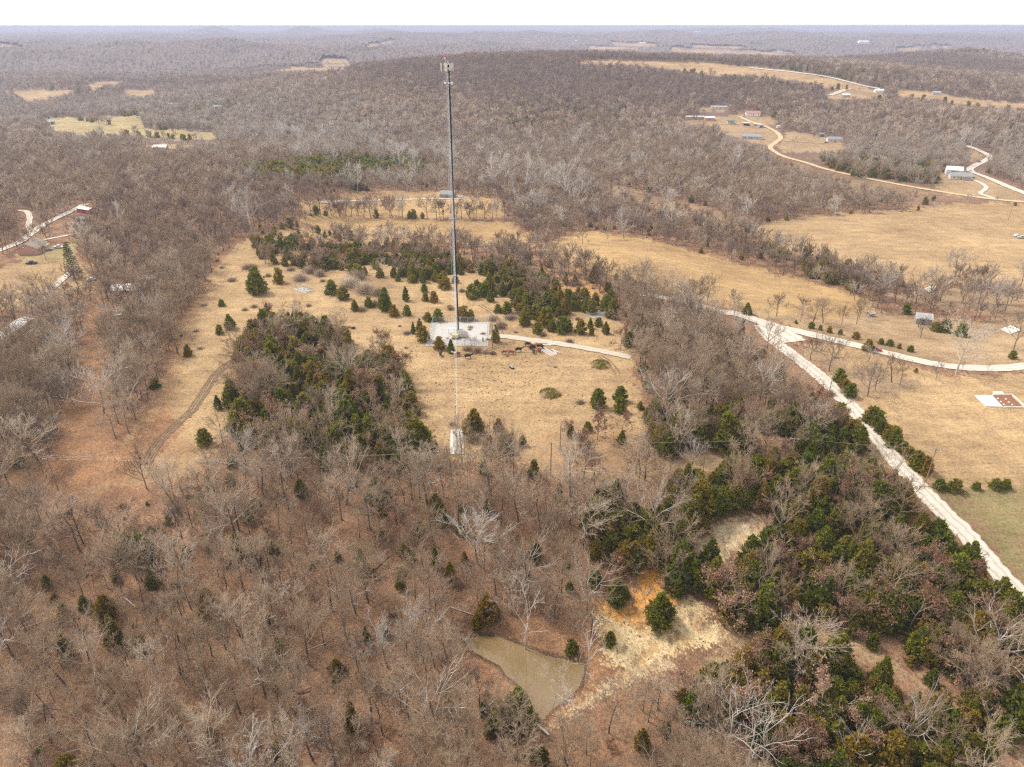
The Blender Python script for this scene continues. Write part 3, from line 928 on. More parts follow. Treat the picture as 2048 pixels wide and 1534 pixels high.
BARE = [
    bare_proto(1, H=15, CW=14, clear=.38, rt=.020, limb=M_PALE, k1=8, k4=5, lim=1.15),
    bare_proto(2, H=16, CW=14, clear=.42, rt=.021, limb=M_TWIG, k1=8, k4=6, lim=1.1),
    bare_proto(3, H=14, CW=12, clear=.40, rt=.019, limb=M_PALE, twig=M_PALE, k1=7, k2=5, k3=5, k4=3, lim=1.1),
    bare_proto(4, H=15, CW=9.5, clear=.42, rt=.015, lim=.7, k4=7),
    bare_proto(5, H=13, CW=9, clear=.36, rt=.014, lim=.65, k4=7),
    bare_proto(6, H=14, CW=8, clear=.45, rt=.013, lim=.65, k4=6),
    bare_proto(7, H=10, CW=5.5, clear=.38, rt=.013, k1=6, k4=5, lim=.55),
    bare_proto(8, H=9, CW=7.5, clear=.22, rt=.016, k1=8, k4=5, lim=.6),
    bare_proto(9, H=12, CW=9.5, clear=.30, rt=.018, limb=M_DARKTW, twig=M_DARKTW, k1=7, k4=5, lim=1.0),
]
N_BARE = len(BARE)
BARE += [bare_proto(10, H=6.5, CW=3.6, clear=.15, rt=.012, lv=3, k1=7, k2=5, k3=5, tw=.014, lim=.4), bare_proto(11, H=5, CW=3.4, clear=.1, rt=.011, lv=3, k1=7, k2=5, k3=6, tw=.014, lim=.35)]
BARE_MID = [bare_proto(20 + i, H=h, CW=w, clear=c, rt=.017, lv=3, k1=8, k2=6, k3=10, tw=.06, limb=m, twig=m2) for i, (h, w, c, m, m2) in
            enumerate([(14, 11, .35, M_TWIG, M_TWIG), (13, 9, .35, M_TWIG, M_TWIG), (12, 9, .4, M_REDTW, M_REDTW), (13, 10, .35, M_REDTW, M_REDTW), (12, 8, .4, M_PALE, M_GREYTW), (15, 10, .45, M_GREYTW, M_GREYTW)])]
BARE_FAR = [bare_proto(30 + i, H=h, CW=w, clear=.30, rt=.018, lv=2, k1=9, k2=16, tw=.15, limb=m, twig=m) for i, (h, w, m) in
            enumerate([(13, 11, M_TWIG), (12, 10, M_TWIG), (14, 10, M_REDTW), (12, 10, M_REDTW), (12, 9, M_GREYTW), (15, 11, M_GREYTW)])]
SYC = [bare_proto(40 + i, H=h, CW=w, clear=.28, rt=.020, limb=M_PALE, twig=M_PALE, trunk=M_PALE, k1=7, k2=5, k3=5, k4=4, tw=.03) for i, (h, w) in enumerate([(18, 14), (16, 10), (20, 13)])]
SNAG = [bare_proto(45 + i, H=h, CW=w, clear=.35, rt=.009, lv=3, limb=M_PALE, twig=M_PALE, trunk=M_PALE, k1=6, k2=3, k3=4, tw=.016, lim=.36) for i, (h, w) in enumerate([(15, 7), (12, 6)])]
LEAFY = [leafy_proto(50, 1500, .34, H=8, CW=6, clear=.2, rt=.014, k1=7, k2=5, k3=5, k4=4, tw=.016),
         leafy_proto(51, 1900, .36, H=11, CW=7.5, clear=.3, rt=.015, k1=7, k2=5, k3=5, k4=5, tw=.016),
         leafy_proto(52, 900, .32, H=5, CW=3.6, clear=.12, rt=.014, k1=6, k2=4, k3=4, k4=4, tw=.014)]
LEAFY_MID = [leafy_proto(55, 420, .75, H=9, CW=7, clear=.25, rt=.015, lv=3, k1=7, k2=5, k3=5, tw=.04),
             leafy_proto(56, 260, .7, H=6, CW=5, clear=.2, rt=.015, lv=3, k1=6, k2=4, k3=4, tw=.04)]
CEDAR = [cedar_proto(60, 7.0, 2.8, 4000, .50, .72), cedar_proto(61, 8.5, 2.7, 4400, .53, .85), cedar_proto(62, 5.0, 2.5, 3200, .42, .55),
         cedar_proto(63, 4.0, 2.3, 2600, .38, .45), cedar_proto(64, 9.5, 4.2, 6000, .62, .70), cedar_proto(65, 3.0, 1.6, 1700, .32, .5)]
CEDAR_MID = [cedar_proto(70, 7, 2.9, 520, 1.25, .7), cedar_proto(71, 8.0, 3.0, 560, 1.35, .8), cedar_proto(72, 5, 2.6, 420, 1.1, .5)]
CEDAR_FAR = [cedar_proto(75, 8, 3.0, 150, 2.4, .7, 3), cedar_proto(76, 7, 3.4, 150, 2.4, .55, 3)]

def shrub_proto(seed, H, R, n, tw, mat, leaves=0):
    rg = np.random.default_rng(seed)
    S = []
    for _ in range(n):
        az, el = rg.uniform(0, 6.28), math.asin(rg.uniform(.12, 1))
        d = np.array([math.cos(az) * math.cos(el) * R / H, math.sin(az) * math.cos(el) * R / H, math.sin(el)]) * H
        b = rg.normal(0, R * .25, 3); b[2] = 0
        a = b + d * rg.uniform(.1, .5); a[2] = max(a[2], .03)
        S.append((*a, *(b + d * rg.uniform(.75, 1.05) + rg.normal(0, .12 * R, 3) * np.array([1, 1, .5])), tw, 0))
    S2 = [(0, 0, 0, rg.normal(0, R * .3), rg.normal(0, R * .3), H * .6, tw * 2, tw) for _ in range(6)]
    cr = [tubes(S, 3) + (0,)]
    return proto("shrub", [tubes(S2, 4)], cr, mat, [mat], H=H)
SHRUB = [shrub_proto(80, 1.6, 1.8, 420, .022, M_TWIG), shrub_proto(81, 1.1, 1.5, 350, .02, M_DARKTW), shrub_proto(82, 2.6, 2.2, 600, .025, M_TWIG)]

# ------------------------------------------------------------------ where each plant stands
W_NEAR, W_MID = 300.0, 950.0
MIX = [  # polygon, chance of cedar, leafy oak, shrub, density factor
 ("grove", [(486, 690), (530, 655), (590, 648), (640, 675), (704, 690), (715, 732), (765, 730), (800, 760), (835, 800), (840, 870), (866, 925), (800, 945), (680, 930), (600, 905), (500, 900), (462, 830), (478, 750)], .56, .10, .02, 1.25),
 ("belt", [(500, 462), (600, 457), (760, 490), (900, 512), (1000, 530), (1100, 556), (1215, 580), (1235, 640), (1190, 660), (1060, 640), (1000, 600), (900, 568), (780, 556), (700, 545), (600, 540), (510, 525)], .60, .15, .10, .95),
 ("cedar wood", [(1360, 965), (1480, 945), (1640, 935), (1800, 955), (1880, 1015), (1960, 1090), (2060, 1190), (2300, 1300), (2300, 1700), (1560, 1700), (1480, 1470), (1330, 1420), (1480, 1320), (1420, 1230), (1350, 1200), (1330, 1080)], .60, .16, .03, 1.5),
 ("bank cedars", [(1170, 1060), (1250, 1030), (1340, 1040), (1360, 1120), (1320, 1140), (1260, 1160), (1260, 1210), (1190, 1210), (1170, 1150)], .55, .12, 0, 1.2),
 ("mid wood", [(880, 950), (1100, 940), (1350, 950), (1350, 1050), (1200, 1080), (1180, 1220), (1050, 1180), (900, 1120)], .30, .12, .02, 1.0),
 ("pond wood", [(560, 1000), (900, 1000), (930, 1250), (900, 1534), (700, 1650), (560, 1300)], .20, .07, .03, 1.0),
 ("road wood edge", [(1275, 780), (1310, 840), (1420, 850), (1560, 840), (1700, 850), (1765, 905), (1640, 915), (1560, 905), (1400, 905), (1310, 910)], .55, .14, .02, 1.35),
 ("road wood", [(1230, 560), (1300, 580), (1480, 640), (1560, 690), (1680, 780), (1760, 850), (1765, 905), (1310, 910), (1270, 760), (1240, 680)], .30, .10, .04, 1.15),
 ("line edge", [(600, 900), (870, 935), (960, 925), (1050, 945), (1050, 1000), (600, 1000)], .16, .2, .03, 1.0),
 ("dark cedars", [(485, 350), (600, 332), (700, 322), (850, 328), (855, 352), (760, 356), (700, 362), (745, 382), (600, 366), (520, 364)], .85, 0, 0, 1.1),
 ("creek cedars", [(1480, 500), (1560, 495), (1740, 548), (1740, 590), (1640, 565), (1560, 535)], .25, .05, .1, .7),
 ("slope cedars", [(1640, 315), (1700, 320), (1860, 330), (1880, 370), (1760, 362), (1660, 340)], .35, .05, 0, .8),
 ("plateau cedars", [(1360, 135), (1420, 142), (1500, 158), (1640, 172), (1700, 176), (1690, 182), (1600, 180), (1480, 164), (1370, 150)], .75, 0, 0, .7),
 ("open wood", [(0, 600), (110, 600), (150, 640), (130, 780), (100, 900), (0, 930), (-200, 930), (-200, 600)], .01, 0, .02, .85),
 ("west wood", [(205, 580), (400, 530), (440, 520), (400, 580), (350, 700), (320, 780), (260, 880), (180, 900), (205, 700)], .03, .02, .05, .95),
]
MIXP = [(np.array(p, float), c, b, s, dn) for _, p, c, b, s, dn in MIX]
rg = np.random.default_rng(11)

def jgrid(r0, r1, sp, half=47.0):
    lim = r1 * math.sin(math.radians(half)) + sp
    xs = np.arange(-lim, lim, sp); ys = np.arange(max(r0 * math.cos(math.radians(half)) - sp, 30), r1 + sp, sp)
    X, Y = np.meshgrid(xs, ys)
    X = X.ravel() + rg.uniform(-.46, .46, X.size) * sp; Y = Y.ravel() + rg.uniform(-.46, .46, Y.size) * sp
    d = np.hypot(X, Y)
    m = (d >= r0) & (d < r1) & (np.abs(np.arctan2(X, Y)) < math.radians(half))
    return X[m], Y[m]

ROAD_CLEAR = [(W, hw + (1.6 if np.hypot(W[0, 0], W[0, 1]) < 500 else 4.5)) for (nm, lb, hw, mk, pts), W in zip(ROADS, ROAD_W) if not lb.startswith("hidden")]
ROAD_PX = [(np.array(ROADS[i][4], float), w) for i, w in ((0, 11), (1, 8), (4, 6), (5, 5), (6, 5), (7, 4), (8, 5), (9, 3), (11, 4))]
PTS = {k: [] for k in ("bare", "cedar", "leafy", "shrub")}
KEEP_OFF = []        # (x, y, r) filled with buildings and such before planting

def see_through(X, Y, Z, ty, px, py, d, keep):
    """the open ground and the roads stay in sight: few crowns stand in front of them"""
    Ht = np.array([12.0, 6.0, 8.0, 1.5])[ty]
    inbelt = np.zeros(len(X), bool)
    for poly, c, b, s, q in MIXP:
        if c >= .5 and q in (.95, 1.25): inbelt |= inside(poly, px, py)
    wood = np.zeros(len(X), bool)
    for nm, poly, *_ in MIX:
        if nm in ("west wood", "open wood", "road wood", "road wood edge", "line edge"): wood |= inside(np.array(poly, float), px, py)
    for fh, pr in ((.35, .85), (.65, .85), (.95, .7)):
        tx, ty2, _ = project(X, Y, Z + Ht * fh)
        blk = np.zeros(len(X), bool); blk2 = np.zeros(len(X), bool); blk3 = np.zeros(len(X), bool)
        for (nm, c_, s_, p_), (c, s, poly) in zip(ZONES, _OPEN):
            if s < .2:
                if nm == "easement":
                    for ox in (-24, -10, 8, 20): blk3 |= inside(poly, tx + ox, ty2)
                if nm in ("pasture", "easement", "line strip", "west yard", "big field", "gold field", "far field", "upper verge", "creek flat", "road field", "brown flat"): blk2 |= inside(poly, tx, ty2)
                else: blk |= inside(poly, tx, ty2)
        blk |= inside(POND_PX, tx, ty2)
        keep &= ~(blk & ~inbelt & (rg.random(len(X)) < pr))
        keep &= ~(blk3 & (rg.random(len(X)) < .9))
        keep &= ~(blk2 & ~inbelt & ~wood & (rg.random(len(X)) < pr * .4))
        for rpx, rw in ROAD_PX:
            b0, b1 = rpx.min(0) - 30, rpx.max(0) + 30
            m = keep & (tx > b0[0]) & (tx < b1[0]) & (ty2 > b0[1]) & (ty2 < b1[1])
            if m.any():
                idx = np.where(m)[0]
                keep[idx[dist_poly(rpx, tx[idx], ty2[idx], False) < rw]] = False
    return keep

def plant(X, Y):
    Z = terrain(X, Y)
    px, py, dp = project(X, Y, Z)
    qx, qy = jit(px, py)
    d = np.hypot(X, Y)
    keep = np.ones(len(X), bool)
    share = np.ones(len(X))
    for c, s, poly in _OPEN:
        m = inside(poly, qx, qy)
        share[m] = s
    pc = np.full(len(X), .045); pb = np.full(len(X), .05); ps = np.where(d < 300, .07, .03); dn = np.full(len(X), 1.0)
    # loose drifts of cedar through the far woods
    w = np.sin(X * .011 + 1) + np.sin(Y * .013 + X * .004) + np.sin((X - Y) * .0071 + 2)
    pc += np.where(d > 500, np.clip(w - 1.1, 0, 1) * .35, 0)
    pb = np.where(d > 900, .03, pb)
    pc = np.where((d < 300) & (py > 930), .10 + .16 * np.clip(np.sin(X * .07 + 1) + np.sin(Y * .09 - X * .03), 0, 1.5), pc)
    for poly, c, b, s, q in MIXP:
        m = inside(poly, qx, qy)
        pc[m] = c; pb[m] = b; ps[m] = s; dn[m] = q
        if q == .95:                      # the cedar belt behind the tower stands on open pasture
            share[m] = np.where(np.sin(X * .11) + np.sin(Y * .13 + X * .05) > -.6, .8, .15)[m]
        elif q == 1.25:
            share[m] = 1.0
    u = rg.random(len(X))
    ty = np.where(u < pc, 1, np.where(u < pc + pb, 2, np.where(u < pc + pb + ps, 3, 0)))
    keep = see_through(X, Y, Z, ty, px, py, d, keep)
    keep &= rg.random(len(X)) < share * np.minimum(dn, 1.0)
    for W, hw in ROAD_CLEAR:
        b0, b1 = W[:, :2].min(0) - hw, W[:, :2].max(0) + hw
        m = keep & (X > b0[0]) & (X < b1[0]) & (Y > b0[1]) & (Y < b1[1])
        if m.any():
            idx = np.where(m)[0]
            keep[idx[dist_poly(W[::2, :2] if len(W) > 40 else W[:, :2], X[idx], Y[idx], False) < hw]] = False
    dp_ = dist_poly(POND_W, X, Y)
    keep &= ~((dp_ < 1.0) | inside(POND_W, X, Y))
    for kx, ky, kr in KEEP_OFF:
        keep &= np.hypot(X - kx, Y - ky) > kr
    return X[keep], Y[keep], Z[keep], ty[keep], d[keep], px[keep], py[keep]
# ------------------------------------------------------------------ materials of built things
M_GALV = simple("galvanised_steel", (.60, .63, .66), .5, .2, 3, .1)
M_GALVP = simple("pale_galvanised_rail", (.62, .64, .66), .5, .15, 3, .3)
M_COAX = simple("black_cable", (.02, .02, .022), .5, .2, 3)
M_PANEL = simple("cream_antenna_shell", (.80, .74, .62), .5, .06, 2)
M_WHITE = simple("white_paint", (.78, .77, .75), .5, .08, 1)
M_RED = simple("red_lens", (.55, .02, .02), .3, .1, 2)
M_CONC = simple("concrete", (.52, .485, .43), .9, .16, 1.2)
M_CONCP = simple("pale_concrete", (.66, .62, .55), .9, .14, .8)
M_GRAVEL = simple("crushed_grey_stone", (.50, .47, .43), .95, .2, 4)
M_WOOD = simple("weathered_pole_wood", (.33, .22, .14), .9, .25, 2)
M_GREYWOOD = simple("grey_weathered_wood", (.34, .31, .28), .9, .25, 2)
M_DARKM = simple("dark_metal", (.035, .037, .04), .5, .2, 3)
M_BEIGE = simple("beige_generator_shell", (.66, .50, .26), .5, .08, 1)
M_CABINET = simple("pale_grey_cabinet", (.60, .60, .58), .5, .1, 1.5)
M_GLASS = simple("dark_window_glass", (.03, .04, .05), .08, .3, 1, 0, .6)
M_BRICK = simple("pink_brick", (.56, .32, .27), .9, .15, 3)
M_SHINGLE = simple("brown_grey_shingles", (.33, .28, .225), .95, .18, 1.5)
M_GREYROOF = simple("grey_shingles", (.30, .30, .30), .95, .15, 1.5)
M_TIN = simple("weathered_tin", (.50, .50, .49), .5, .25, .6, .3)
M_TINW = simple("white_tin", (.74, .74, .74), .5, .12, .5)
M_REDT = simple("red_tin", (.42, .07, .05), .5, .15, .8)
M_PINKROOF = simple("faded_red_roof", (.46, .22, .17), .7, .15, .8)
M_GREENT = simple("green_tin", (.14, .22, .17), .5, .15, .8)
M_SIDING = simple("pale_siding", (.62, .58, .52), .8, .1, 1)
M_SIDINGT = simple("tan_siding", (.45, .37, .28), .8, .1, 1)
M_DOOR = simple("dark_door", (.10, .08, .07), .6, .2, 2)
M_BLUE = simple("blue_tarp", (.05, .16, .42), .6, .2, 1)
M_TYRE = simple("black_rubber", (.02, .02, .02), .8, .2, 4)
M_FEEDY = simple("yellow_plastic", (.70, .52, .05), .5, .1, 2)
M_HAY = simple("straw_bale", (.60, .43, .22), .95, .25, 3)
M_PVC = simple("white_pipe", (.72, .70, .66), .5, .1, 1)
M_PLANK = simple("orange_board", (.48, .24, .10), .85, .2, 2)
M_WIRE = simple("bright_wire", (.40, .37, .33), .4, .05, .1, .3)
M_EARTH = simple("red_cellar_earth", (.27, .12, .065), .95, .25, 1)

m_mesh, n, l, bs = new_mat("chain_link_mesh")
tc = n.new("ShaderNodeTexCoord")
bs.inputs["Base Color"].default_value = (.30, .31, .32, 1); bs.inputs["Roughness"].default_value = .5
wv = n.new("ShaderNodeTexVoronoi"); wv.inputs["Scale"].default_value = 14; l.new(tc.outputs["Object"], wv.inputs["Vector"])
tr = n.new("ShaderNodeBsdfTransparent"); mx = n.new("ShaderNodeMixShader")
l.new(ramp(n, l, wv.outputs["Distance"], [(.45, .0), (.68, .6)]), mx.inputs[0])
l.new(tr.outputs[0], mx.inputs[1]); l.new(bs.outputs[0], mx.inputs[2]); l.new(mx.outputs[0], n["Material Output"].inputs[0])
M_MESH = m_mesh

# ------------------------------------------------------------------ tower compound
TB = G(915, 674)
TX, TY, TZ = TB
def tower_h(py):
    """height above the tower's foot seen at photo row py"""
    lo, hi = 0.0, 140.0
    for _ in range(40):
        m_ = (lo + hi) / 2
        if float(project(TX, TY, TZ + m_)[1]) > py: lo = m_
        else: hi = m_
    return lo
PADQ = ground_at([861, 974, 976, 860], [646, 645, 690, 692])
KEEP_OFF.append((PADQ[:, 0].mean(), PADQ[:, 1].mean(), 17.0))
zc = float(terrain(PADQ[:, 0], PADQ[:, 1]).max()) + .06
x0, x1 = PADQ[[0, 3], 0].mean(), PADQ[[1, 2], 0].mean()
y0, y1 = PADQ[2:, 1].mean(), PADQ[:2, 1].mean()
TZ = zc + .02
pad = MB().box(((x0 + x1) / 2, (y0 + y1) / 2, zc - .7), (x1 - x0 + 1.2, y1 - y0 + 1.2, 1.4)).build("gravel_pad", M_GRAVEL)
tag(pad, "flat grey crushed stone pad inside the tower fence", kind="structure")

def fence(name, label, corners, h, z, cat="fence", step=3.0, closed=True, rail=.035, post=.045):
    t = thing(name, label, cat, (corners[0][0], corners[0][1], z))
    ox, oy = corners[0]
    n_ = len(corners)
    for i in range(n_ if closed else n_ - 1):
        a, b = corners[i], corners[(i + 1) % n_]
        L = math.hypot(b[0] - a[0], b[1] - a[1])
        k = max(1, round(L / step))
        zf = (lambda X, Y: z) if True else None
        mesh = MB(); mesh.add([(a[0] - ox, a[1] - oy, .05), (b[0] - ox, b[1] - oy, .05), (b[0] - ox, b[1] - oy, h), (a[0] - ox, a[1] - oy, h)], [(0, 1, 2, 3)])
        mesh.build("mesh_panel", M_MESH, t)
        MB().tube((a[0] - ox, a[1] - oy, h), (b[0] - ox, b[1] - oy, h), rail, n=5).build("top_rail", M_GALVP, t)
        for q in range(k):
            f_ = q / k
            X, Y = a[0] + (b[0] - a[0]) * f_ - ox, a[1] + (b[1] - a[1]) * f_ - oy
            MB().tube((X, Y, -.3), (X, Y, h + .12), post, n=6).build("post", M_GALVP, t)
    return t
fence("chain_link_fence", "chain link fence with pale posts round the tower's stone pad", [(x0, y0), (x1, y0), (x1, y1), (x0, y1)], 2.4, zc)

# ------------------------------------------------------------------ guyed mast
mast = thing("radio_tower", "tall slender guyed lattice mast topped with cream antenna panels", "tower", (TX, TY, TZ))
TOP = tower_h(122)
HW = .62   # circumradius
legs = [(HW * math.cos(a), HW * math.sin(a)) for a in (math.radians(210), math.radians(330), math.radians(90))]
for lx, ly in legs:
    MB().tube((lx, ly, 0), (lx, ly, TOP), .06, .05, 6).build("leg", M_GALV, mast)
br = MB()
nseg = int(TOP / 1.05)
for k in range(nseg):
    za, zb = k * TOP / nseg, (k + 1) * TOP / nseg
    for i in range(3):
        a, b = legs[i], legs[(i + 1) % 3]
        if k % 2: a, b = b, a
        br.tube((a[0], a[1], za), (b[0], b[1], zb), .045, n=4, cap=False)
        br.tube((a[0], a[1], zb), (b[0], b[1], zb), .035, n=4, cap=False)
tag(br.build("lattice_bracing", M_GALV, mast), kind="stuff")
cb = MB()
for i in range(6):
    cb.tube((.30 + .10 * i * .8, -.38 + .02 * i, .6), (.30 + .10 * i * .8, -.38 + .02 * i, TOP - 1), .06, n=5)
cb.build("cable_bundle", M_COAX, mast)
MB().box((-.02, -.47, TOP / 2), (.05, .03, TOP - 1)).build("climbing_ladder", M_GALVP, mast)
# head frame and antennas
zp = tower_h(143)
zt = tower_h(125)
for zz in (zp + .5, zt - .6):
    ring = MB()
    for q in range(3):
        a0 = math.radians(90 + q * 120); a1 = math.radians(90 + (q + 1) * 120)
        ring.tube((1.7 * math.cos(a0), 1.7 * math.sin(a0), zz), (1.7 * math.cos(a1), 1.7 * math.sin(a1), zz), .05, n=5)
        ring.tube((.5 * math.cos(a0), .5 * math.sin(a0), zz), (1.7 * math.cos(a0), 1.7 * math.sin(a0), zz), .05, n=5)
    ring.build("antenna_frame", M_GALV, mast)
ph = zt - zp
for k, (ax, ay, w_, az) in enumerate([(-2.0, -.5, .34, 35), (-.35, -1.7, .62, 0), (.95, -1.35, .30, -20), (1.85, -.3, .34, -75), (.45, 1.2, .45, 180), (1.5, .6, .5, -130), (-1.0, 1.0, .4, 150)]):
    p = MB().box((ax, ay, zp + ph / 2), (w_, .2, ph * (.95 if w_ > .3 else .8)), math.radians(az)).build("antenna_panel", M_PANEL, mast)
    MB().box((ax * .9, ay * .9, zp + ph * .5), (.09, .09, ph * 1.15)).build("mounting_pipe", M_DARKM, p)
for ax, ay, zz in ((-1.0, -.7, .45), (-.9, .5, .5), (1.2, -.7, .5), (.5, -.9, .35)):
    MB().box((ax, ay, zp + ph * zz), (.35, .25, .6)).build("radio_unit", M_CABINET, mast)
MB().tube((-.75, 0, zt - .4), (-.75, 0, tower_h(118)), .05, n=5).build("beacon_pole", M_GALV, mast)
zb = tower_h(118)
bk = MB().lathe([(.22, 0), (.27, .15), (.27, .45), (.2, .5)], (-.75, 0, zb), 10).build("beacon", M_WHITE, mast)
MB().lathe([(.24, .505), (.26, .7), (.2, .95), (.05, 1.05)], (-.75, 0, zb), 10).build("red_lens", M_RED, bk)
for py, R_ in ((154, 1.5), (172, 1.1), (437, 1.9), (551, 1.3)):
    zz = tower_h(py)
    ta = MB()
    for q in range(3):
        a0 = math.radians(90 + q * 120); a1 = math.radians(210 + q * 120)
        ta.tube((R_ * math.cos(a0), R_ * math.sin(a0), zz), (legs[0][0] * .2, legs[0][1] * .2, zz), .06, n=5)
        ta.tube((R_ * math.cos(a0), R_ * math.sin(a0), zz), (.62 * math.cos(a1), .62 * math.sin(a1), zz + .02), .05, n=5)
        ta.tube((R_ * math.cos(a0), R_ * math.sin(a0), zz), (.62 * math.cos(a0 - 2.09), .62 * math.sin(a0 - 2.09), zz + .02), .05, n=5)
    ta.build("torque_arm", M_GALVP, mast)
zd = tower_h(166)
for ax, ay, r_, az in ((1.35, -.75, .52, 10), (.35, -.95, .30, 0), (-.85, -.75, .32, -15), (-1.15, -.3, .28, -40)):
    dsh = MB()
    c = Vector((ax, ay, zd)); d_ = Vector((math.sin(math.radians(-az)), -math.cos(math.radians(az)), 0)) * -1
    d_ = Vector((math.sin(math.radians(az)), -math.cos(math.radians(az)), -.05)).normalized()
    dsh.tube(c - d_ * .25, c, r_ * .9, r_, 14); dsh.tube(c, c + d_ * .12, r_, r_ * .85, 14)
    o = dsh.build("dish_antenna", M_WHITE, mast)
    MB().tube(c - d_ * .25, (ax * .3, ay * .3, zd), .05, n=5).build("bracket", M_GALV, o)
# guy anchors and wires
AF = G(914.5, 862); AL = G(607, 580); AR = G(1196, 630)
for nm, A in (("front", AF), ("left", AL), ("right", AR)):
    for k, fr in enumerate((.185, .36, .535, .70, .84, .955)):
        zz = TOP * fr
        a = Vector((A[0] - TX, A[1] - TY, A[2] - TZ + .8)); b = Vector((0, 0, zz))
        for sgn in ((-.45, .45) if k in (3, 4) else (0,)):
            d_ = (b - a); side_ = Vector((-d_.y, d_.x, 0)).normalized() * sgn * 2.2
            pts = []
            for i in range(13):
                f_ = i / 12
                p = a + (b + side_ - a) * f_
                p.z -= 4 * f_ * (1 - f_) * d_.length * .012
                pts.append(p)
            MB().path(pts, .009, 3).build("guy_wire", M_GALVP, mast)
# equipment at the foot
eq = thing("equipment_platform", "raised steel platform with grey radio cabinets at the mast foot", "platform", (TX, TY - .6, TZ))
eq.scale = (1.35, 1.35, 1.35)
pl = MB().box((1.2, .3, .55), (3.2, 2.0, .12)).build("deck", M_GALVP, eq)
for i in (-.3, 2.7):
    for j in (-.6, 1.2): MB().tube((i, j, 0), (i, j, .5), .05, n=5).build("leg", M_GALV, eq)
for i, (cx_, w_, hh) in enumerate(((.3, .8, 1.6), (1.25, .8, 1.9), (2.2, .7, 1.4))):
    c_ = MB().box((cx_, .5, .62 + hh / 2), (w_, .7, hh)).build("cabinet", M_CABINET, eq)
    MB().box((cx_, .13, .62 + hh / 2), (w_ * .8, .03, hh * .85)).build("cabinet_door", M_WHITE, c_)
ib = MB().box((-.6, .6, 2.6), (4.2, .7, .06))
for i in (-2.5, -.9, 1.2): ib.tube((i, .6, 0), (i, .6, 2.57), .05, n=5)
ib.build("cable_bridge", M_GALV, eq)
hf = MB()
for i in (-2.6, -.9): hf.tube((i, -.6, 0), (i, -.6, 2.3), .05, n=5)
hf.box((-1.75, -.6, 1.9), (1.9, .08, .1)); hf.box((-1.75, -.68, 1.3), (.7, .2, .9))
hf.build("meter_frame", M_WHITE, eq)
MB().tube((.4, -.5, 0), (.4, -.5, 2.9), .03, n=5).build("marker_post", M_WHITE, eq)
gp = G(911, 676)
gen = thing("generator", "beige boxed standby generator in front of the mast foot", "generator", (gp[0], gp[1] - 1.0, zc + .01))
gen.scale = (1.15, 1.3, 1.1)
MB().box((0, 0, .2), (2.4, 1.3, .4)).build("base_tank", M_DARKM, gen)
MB().box((0, 0, 1.05), (2.2, 1.15, 1.28), 0, .95).build("housing", M_BEIGE, gen)
MB().box((0, -.58, .6), (.5, .05, .5)).build("louvre", M_DARKM, gen)
MB().tube((.2, -.66, .36), (.2, -.66, .62), .14, n=8).build("fuel_cap", M_FEEDY, gen)
for px_, nm_ in ((966, "pedestal"),):
    pp_ = G(px_, 683)
    t = thing("meter_pedestal", "dark green meter pedestal near the fence corner", "pedestal", (pp_[0], pp_[1], zc + .02))
    MB().box((0, 0, .75), (.55, .4, 1.5)).build("cabinet", M_GREENT, t)
    MB().tube((0, 0, 1.5), (0, 0, 2.4), .05, n=5).build("conduit", M_GALV, t)
bx_ = G(933, 671)
t = thing("equipment_rack", "small brown slatted rack standing right of the mast foot", "rack", (bx_[0], bx_[1], zc + .02))
for i in (-.35, .35): MB().box((i, 0, .8), (.08, .5, 1.6)).build("side_post", M_GREYWOOD, t)
for i in range(5): MB().box((0, 0, .25 + .3 * i), (.7, .45, .06)).build("shelf", M_GREYWOOD, t)

